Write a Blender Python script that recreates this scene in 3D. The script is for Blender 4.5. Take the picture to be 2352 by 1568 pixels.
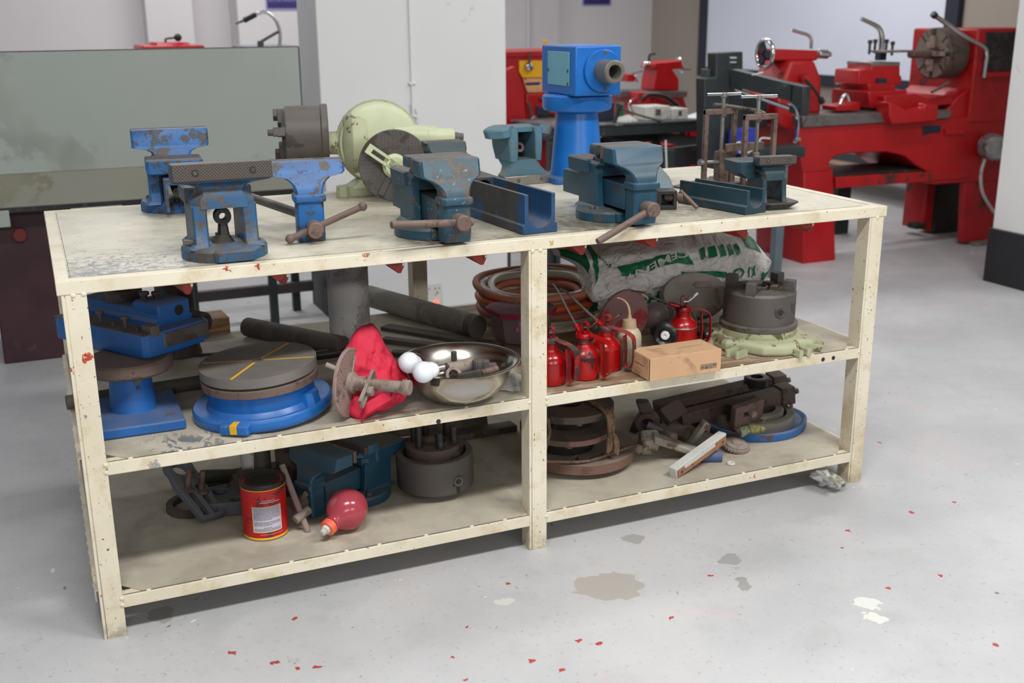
import bpy, bmesh, math, random
from mathutils import Vector, Matrix, Euler, noise as mnoise
from statistics import NormalDist
random.seed(7)
for o in list(bpy.data.objects): bpy.data.objects.remove(o)
S = bpy.context.scene
COL = S.collection
# ---------------------------------------------------------------- camera
cd = bpy.data.cameras.new('camera'); cam = bpy.data.objects.new('camera', cd); COL.objects.link(cam)
cam.location = (-.0139, -2.3002, 1.2968)
cam.rotation_euler = (1.283788, .00728, -.409935)
cd.sensor_width = 36; cd.lens = 38.747
cd.clip_start = .05; cd.clip_end = 60
cd.dof.use_dof = True; cd.dof.focus_distance = 2.62; cd.dof.aperture_fstop = 4.0
S.camera = cam
# ---------------------------------------------------------------- light
W = bpy.data.worlds.new('world'); S.world = W; W.use_nodes = True
W.node_tree.nodes['Background'].inputs[0].default_value = (.86, .9, 1, 1)
W.node_tree.nodes['Background'].inputs[1].default_value = .27
def area(x, y, z, sx, sy, p, rz=0, tilt=(0, 0), col=(1, .985, .96)):
    l = bpy.data.lights.new('tube_or_fill_light', 'AREA'); l.shape = 'RECTANGLE'; l.size = sx; l.size_y = sy
    l.energy = p; l.color = col
    o = bpy.data.objects.new('tube_or_fill_light', l); COL.objects.link(o)
    o.location = (x, y, z); o.rotation_euler = (tilt[0], tilt[1], rz)
# rows of ceiling tubes and an added rear fill pair: the row in front of the bench is the strong one
area(.1, -1.55, 3.0, 1.3, .25, 80)
area(2.2, -1.7, 3.0, 1.3, .25, 80)
area(-1.2, -6.8, 2.9, 2.4, .3, 80, tilt=(.9, 0))  # unseen rear pair, added and tilted to brighten the shelf interior
area(2.6, -6.8, 2.9, 2.4, .3, 80, tilt=(.9, 0))
area(1.1, .9, 3.1, 1.3, .2, 12)
area(3.4, 1.0, 3.1, 1.3, .2, 30)
area(.3, 4.6, 3.1, 1.3, .2, 45)
area(3.0, 4.8, 3.1, 1.3, .2, 40)
area(4.9, 4.4, 3.1, 1.3, .2, 48)
area(1.5, 7.2, 3.1, 2.6, .2, 60)
S.view_settings.view_transform = 'Standard'; S.view_settings.look = 'None'
S.view_settings.gamma = 1; S.view_settings.use_curve_mapping = False
S.view_settings.exposure = -.24
# ---------------------------------------------------------------- helpers
def T(x=0, y=0, z=0, rx=0, ry=0, rz=0, s=1):
    r = math.radians
    return Matrix.Translation((x, y, z)) @ Euler((r(rx), r(ry), r(rz))).to_matrix().to_4x4() @ Matrix.Scale(s, 4)
def basis(d):
    d = Vector(d).normalized(); a = Vector((0, 0, 1)) if abs(d.z) < .9 else Vector((1, 0, 0))
    u = d.cross(a).normalized(); return u, d.cross(u).normalized()
def smoothpath(p, k=6):
    p = [Vector(a) for a in p]; q = [p[0]*2-p[1]] + p + [p[-1]*2-p[-2]]; o = []
    for i in range(1, len(q)-2):
        for j in range(k):
            t = j/k; a, b, c, d = q[i-1:i+3]
            o.append(.5*((2*b)+(c-a)*t+(2*a-5*b+4*c-d)*t*t+(3*b-a-3*c+d)*t**3))
    return o+[p[-1]]
class MB:
    def __init__(s, M=None): s.v = []; s.f = []; s.M = M or Matrix()
    def at(s, *a, **k): s.M = T(*a, **k) if not (a and isinstance(a[0], Matrix)) else a[0]; return s
    def add(s, vs, fs):
        o = len(s.v); s.v += [s.M @ Vector(p) for p in vs]; s.f += [tuple(o+i for i in f) for f in fs]; return s
    def box(s, x0, x1, y0, y1, z0, z1):
        return s.add([(x, y, z) for z in (z0, z1) for y in (y0, y1) for x in (x0, x1)],
                     [(0, 2, 3, 1), (4, 5, 7, 6), (0, 1, 5, 4), (2, 6, 7, 3), (0, 4, 6, 2), (1, 3, 7, 5)])
    def loft(s, rings, cap=True, loop=False):
        n = len(rings[0]); vs = [p for r in rings for p in r]; fs = []
        m = len(rings)
        for i in range(m if loop else m-1):
            k = (i+1) % m
            for j in range(n): fs.append((i*n+j, i*n+(j+1) % n, k*n+(j+1) % n, k*n+j))
        if cap and not loop: fs += [tuple(range(n))[::-1], tuple((m-1)*n+j for j in range(n))]
        return s.add(vs, fs)
    def cyl(s, p, q, r, r2=None, n=20):
        p, q = Vector(p), Vector(q); r2 = r if r2 is None else r2; u, w = basis(q-p)
        return s.loft([[c+(u*math.cos(t)+w*math.sin(t))*R for t in [math.tau*i/n for i in range(n)]] for c, R in ((p, r), (q, r2))])
    def lathe(s, prof, n=32, a0=0, a1=math.tau):
        full = abs(a1-a0-math.tau) < 1e-4; m = n if full else n+1
        rings = [[(max(r, 1e-5)*math.cos(a0+(a1-a0)*i/n), max(r, 1e-5)*math.sin(a0+(a1-a0)*i/n), z) for i in range(m)] for r, z in prof]
        if full: return s.loft(rings, cap=False, loop=(prof[0] == prof[-1]))
        for i in range(len(rings)-1):
            vs = rings[i]+rings[i+1]; s.add(vs, [(j, j+1, m+j+1, m+j) for j in range(m-1)])
        return s
    def prof(s, pts, a, b, ax='x'):
        f = {'x': lambda p, t: (t, p[0], p[1]), 'y': lambda p, t: (p[0], t, p[1]), 'z': lambda p, t: (p[0], p[1], t)}[ax]
        return s.loft([[f(p, a) for p in pts], [f(p, b) for p in pts]])
    def rects(s, L, ch=.2):
        """loft of chamfered rectangles L=[(z,x0,x1,y0,y1)]"""
        R = []
        for z, x0, x1, y0, y1 in L:
            c = ch*min(x1-x0, y1-y0)
            R.append([(x0+c, y0, z), (x1-c, y0, z), (x1, y0+c, z), (x1, y1-c, z), (x1-c, y1, z), (x0+c, y1, z), (x0, y1-c, z), (x0, y0+c, z)])
        return s.loft(R)
    def plate(s, outline, holes, z0, z1):
        """flat plate in XY with holes"""
        bm = bmesh.new(); es = []
        for lp in [outline]+holes:
            vs = [bm.verts.new((p[0], p[1], z0)) for p in lp]
            es += [bm.edges.new((vs[i], vs[(i+1) % len(vs)])) for i in range(len(vs))]
        bmesh.ops.triangle_fill(bm, edges=es, use_beauty=True)
        r = bmesh.ops.extrude_face_region(bm, geom=bm.faces[:])
        for e in r['geom']:
            if isinstance(e, bmesh.types.BMVert): e.co.z = z1
        bm.verts.index_update(); s.add([v.co.copy() for v in bm.verts], [tuple(v.index for v in f.verts) for f in bm.faces]); bm.free(); return s
    def tube(s, pts, r, n=10, sm=0, closed=False):
        p = smoothpath(pts, sm) if sm else [Vector(a) for a in pts]
        rr = r if callable(r) else (lambda t: r); rings = []; u = None; m = len(p)
        for i in range(m):
            d = (p[(i+1) % m]-p[i-1]) if closed else (p[min(i+1, m-1)]-p[max(i-1, 0)])
            d.normalize()
            if u is None: u = basis(d)[0]
            u = (u-d*u.dot(d)).normalized(); w = d.cross(u); R = rr(i/(m-1))
            rings.append([p[i]+(u*math.cos(t)+w*math.sin(t))*R for t in [math.tau*j/n for j in range(n)]])
        return s.loft(rings, loop=closed)
    def ribbon(s, pts, w, h, side, sm=0):
        """flat strip of width w along 'side', thickness h"""
        p = smoothpath(pts, sm) if sm else [Vector(a) for a in pts]; rings = []; side = Vector(side).normalized(); m = len(p)
        for i in range(m):
            d = (p[min(i+1, m-1)]-p[max(i-1, 0)]).normalized(); nn = d.cross(side).normalized()
            rings.append([p[i]+side*a*w/2+nn*b*h/2 for a, b in ((-1, -1), (1, -1), (1, 1), (-1, 1))])
        return s.loft(rings)
    def sph(s, c, r, n=20, sc=(1, 1, 1)):
        c = Vector(c); h = n//2
        R = [[c+Vector((max(math.sin(math.pi*i/h), 1e-4)*math.cos(math.tau*j/n)*r*sc[0], max(math.sin(math.pi*i/h), 1e-4)*math.sin(math.tau*j/n)*r*sc[1], math.cos(math.pi*i/h)*r*sc[2])) for j in range(n)] for i in range(h+1)]
        return s.loft(R, cap=False)
    def mesh(s, name):
        me = bpy.data.meshes.new(name); me.from_pydata([tuple(v) for v in s.v], [], s.f)
        bm = bmesh.new(); bm.from_mesh(me); bmesh.ops.remove_doubles(bm, verts=bm.verts, dist=2e-5)
        bmesh.ops.dissolve_degenerate(bm, dist=1e-6, edges=bm.edges); bmesh.ops.recalc_face_normals(bm, faces=bm.faces)
        bm.to_mesh(me); bm.free(); return me
def tag(o, label=None, cat=None, group=None, kind=None):
    for k, v in (('label', label), ('category', cat), ('group', group), ('kind', kind)):
        if v: o[k] = v
    return o
def obj(name, mb, m, parent=None, bev=0, seg=2, ang=38, flat=False, sub=0):
    me = mb if isinstance(mb, bpy.types.Mesh) else mb.mesh(name)
    o = bpy.data.objects.new(name, me); COL.objects.link(o)
    me.materials.clear(); me.materials.append(m)
    if not flat:
        me.polygons.foreach_set('use_smooth', [True]*len(me.polygons))
        if not bev and not sub: me.set_sharp_from_angle(angle=math.radians(ang))
        elif bev: me.set_sharp_from_angle(angle=math.radians(89))
    if bev:
        b = o.modifiers.new('bevel', 'BEVEL'); b.width = bev; b.segments = seg; b.limit_method = 'ANGLE'; b.angle_limit = math.radians(32)
    if sub:
        b = o.modifiers.new('subdivision', 'SUBSURF'); b.levels = sub; b.render_levels = sub
    if parent: o.parent = parent
    return o
def thing(name, label, cat, loc=(0, 0, 0), rz=0, group=None, rx=0, ry=0, s=1):
    o = bpy.data.objects.new(name, None); COL.objects.link(o); o.empty_display_size = .05
    o.location = loc; o.rotation_euler = [math.radians(a) for a in (rx, ry, rz)]; o.scale = (s, s, s)
    return tag(o, label, cat, group)
def copytree(o, parent=None):
    c = o.copy(); COL.objects.link(c); c.parent = parent
    for ch in list(o.children): copytree(ch, c)
    return c
def circ(r, n=24, cx=0, cy=0, a0=0): return [(cx+r*math.cos(a0+math.tau*i/n), cy+r*math.sin(a0+math.tau*i/n)) for i in range(n)]
def text(txt, size, bold=0):
    c = bpy.data.curves.new('t', 'FONT'); c.body = txt; c.size = size; c.align_x = 'CENTER'; c.align_y = 'CENTER'; c.offset = bold; c.resolution_u = 3
    o = bpy.data.objects.new('t', c); COL.objects.link(o); bpy.context.view_layer.update()
    me = bpy.data.meshes.new_from_object(o.evaluated_get(bpy.context.evaluated_depsgraph_get())); bpy.data.objects.remove(o); return me
# ---------------------------------------------------------------- materials
def lin(c, k=1):
    f = lambda v: (v/12.92 if v <= .04045 else ((v+.055)/1.055)**2.4)
    return tuple(min(1, max(0, f(max(0, v)/255)*k)) for v in c)+(1,)
class NT:
    def __init__(s, name):
        s.m = bpy.data.materials.new(name); s.m.use_nodes = True; s.t = s.m.node_tree; s.t.nodes.clear()
        s.out = s.N('OutputMaterial'); s.p = s.N('BsdfPrincipled'); s.L(s.p.outputs[0], s.out.inputs[0])
    def L(s, a, b): s.t.links.new(a, b)
    def N(s, ty, ins=None, **pr):
        n = s.t.nodes.new('ShaderNode'+ty)
        for k, v in pr.items(): setattr(n, k, v)
        for k, v in (ins or {}).items():
            if isinstance(v, bpy.types.NodeSocket): s.L(v, n.inputs[k])
            else: n.inputs[k].default_value = v
        return n
    def vec(s, sc=(1, 1, 1), rnd=True):
        v = s.N('TexCoord').outputs['Object']
        if rnd:
            r = s.N('ObjectInfo').outputs['Random']; v = s.N('VectorMath', {0: v, 1: s.N('VectorMath', {0: r, 1: (7, 5, 3)}, operation='MULTIPLY').outputs[0]}, operation='ADD').outputs[0]
        if sc != (1, 1, 1): v = s.N('VectorMath', {0: v, 1: sc}, operation='MULTIPLY').outputs[0]
        return v
    def noise(s, v, sc, d=5, r=.6, dist=0): return s.N('TexNoise', {'Vector': v, 'Scale': sc, 'Detail': d, 'Roughness': r, 'Distortion': dist}).outputs[0]
    def thr(s, a, lo, hi, t0=0., t1=1.): return s.N('MapRange', {0: a, 1: lo, 2: hi, 3: t0, 4: t1}, interpolation_type='SMOOTHSTEP').outputs[0]
    def mix(s, f, a, b, mode='MIX'): return s.N('MixRGB', {0: f, 1: a, 2: b}, blend_type=mode).outputs[0]
    def math(s, op, a, b=0.): return s.N('Math', {0: a, 1: b}, operation=op).outputs[0]
    def spot(s, v, c, r, soft=.4):
        d = s.N('VectorMath', {0: v, 1: c}, operation='DISTANCE').outputs['Value']; return s.thr(d, r*(1-soft), r*(1+soft*.5), 1., 0.)
def mat(name, c, c2=None, amt=.2, sc=30, rough=.5, metal=0., dust=0., dc=(140, 131, 118), var=.15, vs=7, bump=.12, r2=.6, m2=0., st=(1, 1, 1), c3=None, amt3=.1, sc3=60, tr=0., alpha=1., em=0.):
    n = NT(name); v = n.vec(st); a = n.noise(v, vs, 4)
    col = n.mix(n.thr(a, .3, .7), lin(c, 1-var), lin(c, 1+var)); R = n.thr(a, .2, .8, rough-.06, rough+.08); hgt = n.noise(v, 180, 3)
    Mt = metal
    if c2:
        w = n.math('ADD', n.math('MULTIPLY', n.noise(v, sc, 8, .68, .3), .62), n.math('MULTIPLY', n.noise(v, sc*.22, 3), .38))
        t = .5+NormalDist().inv_cdf(1-amt)*.082; m = n.thr(w, t-.006, t+.012)
        col = n.mix(m, col, n.mix(n.thr(n.noise(v, sc*2.5, 3), .3, .7), lin(c2, .75), lin(c2, 1.2)))
        R = n.N('MapRange', {0: m, 3: R, 4: r2}).outputs[0]; hgt = n.math('SUBTRACT', n.math('MULTIPLY', hgt, .4), m)
        if m2 != metal: Mt = n.N('MapRange', {0: m, 3: metal, 4: m2}).outputs[0]
    if c3:
        w = n.noise(v, sc3, 6, .6); t = .5+NormalDist().inv_cdf(1-amt3)*.1; col = n.mix(n.thr(w, t, t+.02), col, lin(c3))
    if dust:
        up = n.N('SeparateXYZ', {0: n.N('NewGeometry').outputs['Normal']}).outputs[2]
        f = n.math('MULTIPLY', n.thr(up, .15, .95, .12, 1.), n.thr(n.noise(v, 16, 5), .25, .6, dust*.6, dust))
        col = n.mix(f, col, lin(dc)); R = n.N('MapRange', {0: f, 3: R, 4: .9}).outputs[0]
        if not (isinstance(Mt, (int, float)) and Mt == 0): Mt = n.N('MapRange', {0: f, 3: Mt, 4: 0.}).outputs[0]
    for k, x in (('Base Color', col), ('Roughness', R), ('Metallic', Mt)):
        if isinstance(x, bpy.types.NodeSocket): n.L(x, n.p.inputs[k])
        else: n.p.inputs[k].default_value = x
    if bump: n.L(n.N('Bump', {'Height': hgt, 'Strength': bump, 'Distance': .002}).outputs[0], n.p.inputs['Normal'])
    if tr: n.p.inputs['Transmission Weight'].default_value = tr
    if alpha < 1: n.p.inputs['Alpha'].default_value = alpha
    return n.m

# painted metals
BLUE = mat('chipped_blue_paint', (20, 98, 164), (64, 62, 62), .42, 48, .42, dust=.35, var=.2, bump=.3, r2=.5)
BLUE_W = mat('rubbed_blue_paint', (28, 82, 122), (72, 70, 70), .5, 40, .42, dust=.3, var=.2, bump=.25, r2=.45)
TEAL = mat('worn_teal_paint', (26, 68, 86), (80, 76, 74), .30, 26, .42, dust=.3, c3=(120, 150, 165), amt3=.07, sc3=70, bump=.25, var=.25)
TEAL2 = mat('teal_paint', (22, 70, 92), (66, 68, 70), .2, 16, .38, dust=.25, c3=(130, 150, 150), amt3=.012, sc3=90, bump=.15, var=.2)
TEALD = mat('dark_teal_paint', (22, 54, 66), (56, 52, 50), .3, 14, .45, dust=.25, var=.2)
LBLUE = mat('dusty_light_blue_paint', (74, 114, 132), (104, 98, 92), .3, 22, .6, dust=.4, var=.2)
VIVID = mat('bright_blue_enamel', (14, 106, 190), (84, 92, 104), .06, 9, .34, dust=.12, var=.12, bump=.05)
VIVID2 = mat('dusty_blue_enamel', (20, 92, 164), (62, 58, 60), .1, 10, .4, dust=.75, dc=(92, 104, 128), var=.12, bump=.05)
BLUE3 = mat('glossy_blue_chipped', (20, 98, 172), (200, 196, 184), .04, 26, .28, dust=.25, dc=(100, 116, 150), var=.1, bump=.1)
GREEN = mat('pale_green_enamel', (198, 204, 168), (120, 112, 88), .07, 18, .4, dust=.12, var=.08, c3=(90, 84, 60), amt3=.02, sc3=80)
GREEN2 = mat('grimy_pale_green', (168, 172, 138), (104, 92, 64), .22, 22, .5, dust=.25, var=.15, c3=(120, 70, 34), amt3=.03, sc3=50)
RED = mat('red_machine_enamel', (174, 18, 24), (120, 34, 36), .05, 8, .36, var=.08, bump=.04)
REDD = mat('scuffed_red_enamel', (170, 20, 24), (92, 40, 38), .16, 12, .42, var=.12, bump=.05)
REDC = mat('red_can_lacquer', (158, 8, 12), (60, 12, 12), .12, 16, .24, var=.15, bump=.05)
REDW = mat('worn_red_and_black', (150, 30, 34), (48, 42, 40), .5, 20, .4, dust=.15, var=.2)
BLACKM = mat('black_gear_paint', (30, 30, 32), (80, 76, 74), .08, 40, .5, dust=.2, var=.2)
NAVY = mat('navy_paint', (24, 34, 56), None, rough=.5, dust=.2)
# bare metals
IRON = mat('dull_grey_iron', (96, 90, 86), (70, 58, 50), .3, 12, .46, metal=.35, dust=.2, var=.15, m2=.1)
IRON2 = mat('dark_grey_iron', (86, 81, 78), (68, 60, 54), .35, 9, .5, metal=.15, dust=.25, var=.15, m2=.1)
RUST = mat('brown_rusted_steel', (106, 86, 78), (84, 64, 56), .4, 30, .6, metal=.1, dust=.25, var=.15)
RUSTD = mat('dark_rusty_iron', (84, 68, 60), (52, 42, 38), .4, 16, .65, dust=.35, dc=(112, 104, 94), var=.2)
BLK = mat('oily_black_iron', (30, 28, 27), (56, 52, 50), .25, 30, .45, dust=.12, var=.2)
STEEL = mat('machined_steel', (158, 154, 148), (110, 100, 90), .15, 20, .32, metal=.8, dust=.1, m2=.4)
CHROME = mat('chrome', (214, 216, 218), None, rough=.12, metal=1., var=.03, bump=0)
BOWL = mat('stainless_bowl', (196, 192, 184), (150, 140, 120), .12, 6, .2, metal=1., var=.05, bump=.02, m2=.9, r2=.35)
BOWL2 = mat('brushed_aluminium', (176, 178, 178), (130, 128, 120), .2, 60, .35, metal=.85, var=.1, st=(4, 4, 1), m2=.5)
DUSTY = mat('dust_coated_steel', (138, 124, 116), (112, 92, 82), .3, 24, .8, dust=.5, dc=(158, 146, 134), var=.12)
PINKD = mat('pinkish_dusty_steel', (142, 120, 112), (112, 88, 80), .25, 60, .8, dust=.3, dc=(160, 146, 136), var=.1)
ZINC = mat('galvanised_tube', (190, 189, 186), (158, 156, 152), .35, 10, .5, metal=0., dust=.1, dc=(150, 146, 140), var=.14)
ROD = mat('dark_steel_bar', (82, 75, 68), (64, 58, 52), .4, 8, .6, metal=0., dust=.5, dc=(104, 98, 86), var=.2, st=(1, 1, 1))
BARG = mat('grey_steel_bar', (140, 136, 126), (116, 112, 100), .4, 9, .6, metal=0., dust=.55, dc=(112, 108, 96), var=.15)
BLUEGREY = mat('grey_painted_casting', (88, 92, 100), (74, 66, 62), .3, 16, .65, dust=.5, dc=(118, 116, 116), var=.15)
# soft things
WOOD = mat('sawn_wood', (156, 122, 84), (128, 96, 62), .4, 12, .7, var=.2, st=(1, 8, 8), dust=.2)
WOODD = mat('primed_wood', (150, 104, 74), (120, 78, 54), .4, 20, .7, var=.15, st=(6, 1, 6), dust=.4, dc=(186, 184, 176))
WHITEP = mat('chipped_white_paint', (196, 198, 192), (150, 144, 132), .12, 24, .6, var=.06)
CARD = mat('brown_cardboard', (198, 158, 120), (182, 142, 106), .3, 6, .8, var=.05, bump=.05, dust=.15, dc=(200, 176, 152))
CARDIN = mat('cardboard_inside', (160, 120, 86), None, rough=.9)
INK = mat('printed_grey_ink', (86, 84, 86), None, rough=.8, var=.05, bump=0)
INK2 = mat('faded_print_ink', (150, 122, 100), None, rough=.8, var=.05, bump=0)
CLOTH = mat('red_nonwoven_fabric', (206, 30, 62), (180, 24, 52), .3, 10, .75, var=.12, bump=.3, dust=.15, dc=(190, 90, 100), c3=(70, 28, 38), amt3=.05, sc3=11)
WHITE = mat('white_plastic', (236, 238, 238), None, rough=.3, var=.02, bump=0)
WHITED = mat('dusty_white_plastic', (214, 214, 206), (190, 188, 178), .3, 10, .5, var=.05)
HDPE = mat('milky_polyethylene', (196, 186, 160), (176, 164, 138), .3, 8, .42, var=.05, tr=.15, bump=.03)
HDPEC = mat('yellowed_bottle_cap', (186, 160, 128), None, rough=.5, dust=.2)
LID = mat('maroon_box_lid', (130, 44, 72), (110, 62, 76), .3, 6, .4, dust=.6, dc=(120, 98, 100), var=.15)
LIDR = mat('crimson_lid_rim', (172, 30, 66), (120, 46, 66), .2, 10, .4, dust=.2, dc=(140, 90, 100))
CLEARP = mat('cloudy_clear_plastic', (176, 160, 160), None, rough=.35, tr=.55, var=.06, bump=.02)
ORANGE = mat('orange_hose_rubber', (196, 80, 28), (150, 66, 34), .2, 8, .4, var=.15, dust=.2)
ORANGED = mat('dusty_orange_hose', (178, 96, 68), (160, 100, 80), .3, 8, .55, var=.12, dust=.3)
HOSEW = mat('clear_hose_vinyl', (196, 188, 170), (170, 160, 140), .3, 8, .3, var=.1, tr=.35)
DISC = mat('red_grey_wheel', (132, 100, 98), (156, 52, 56), .32, 7, .7, dust=.3, dc=(128, 116, 112), var=.12, bump=.1)
ROPE = mat('jute_rope', (132, 106, 86), (100, 80, 64), .4, 60, .9, var=.2, bump=.6)
YELLOW = mat('yellow_paint', (228, 172, 30), (150, 110, 30), .15, 20, .5, var=.1)
YTAPE = mat('pale_yellow_sleeve', (206, 206, 122), (180, 176, 110), .3, 30, .6, dust=.1)
BULBM = mat('bulb_diffuser', (226, 234, 240), None, rough=.35, var=.01, bump=0)
PINKB = mat('pink_soft_plastic', (226, 96, 112), (206, 120, 124), .3, 6, .18, var=.1, tr=.55, bump=.02)
CAPR = mat('coral_cap', (232, 92, 74), (236, 130, 80), .25, 30, .4, var=.05)
FILM = mat('crinkled_clear_film', (200, 198, 182), None, rough=.12, tr=.75, var=.05, bump=.4)
PAPER = mat('scrap_paper', (200, 198, 192), (150, 146, 142), .1, 20, .8, var=.04)
BLKP = mat('black_plastic', (22, 24, 28), None, rough=.28, dust=.12, var=.1)
BLKR = mat('black_rubber', (34, 34, 36), None, rough=.6, dust=.25)
GREYP = mat('grey_painted_tin', (150, 144, 134), (112, 104, 94), .35, 9, .6, dust=.45, dc=(150, 144, 134), var=.2)
SOCKET = mat('socket_white', (216, 214, 208), (180, 176, 168), .15, 10, .5, var=.03)
BOARD = mat('whiteboard_face', (222, 228, 242), None, rough=.35, var=.02, vs=1.5, bump=0)
FRAMEB = mat('black_board_frame', (34, 38, 52), None, rough=.5)
PURPLE = mat('purple_sign_face', (44, 36, 104), None, rough=.4, var=.03, bump=0)
LAV = mat('sign_lettering', (150, 146, 196), None, rough=.5, var=.02, bump=0)
PANEL = mat('grey_green_sheet', (158, 166, 158), (152, 158, 149), .3, .9, .45, var=.05, vs=1.2, bump=.03, c3=(110, 106, 92), amt3=.002, sc3=18)
MAROON = mat('maroon_machine_paint', (62, 34, 40), (78, 44, 48), .2, 3, .5, var=.2, bump=.03)
KNOBR = mat('dull_red_knob', (112, 36, 30), None, rough=.5)
DKGREEN = mat('dark_green_frame', (22, 34, 36), (44, 48, 48), .15, 8, .45, var=.15, bump=.03)
SAWB = mat('dark_saw_paint', (38, 44, 46), (70, 78, 76), .12, 10, .4, var=.15, dust=.15, dc=(130, 134, 136))
BROWNB = mat('brown_black_bar', (50, 42, 42), None, rough=.5)
GREYST = mat('slate_grey_post', (96, 108, 116), (80, 88, 94), .2, 10, .5)
BLUEM = mat('blue_motor_housing', (44, 60, 170), (70, 90, 190), .2, 8, .4)
YPANEL = mat('yellow_panel', (236, 176, 20), None, rough=.5, var=.05)
OPANEL = mat('orange_cream_plate', (214, 164, 110), (190, 110, 70), .35, 12, .6, var=.1, st=(1, 1, 4))
BEDM = mat('lathe_bed_steel', (112, 106, 104), (86, 80, 78), .3, 5, .38, metal=.35, var=.1)
STOOL = mat('green_stool_plastic', (160, 196, 150), None, rough=.4)
def nocol(nm, c): return mat(nm, c, None, rough=.8, var=.04, bump=0)
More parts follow.
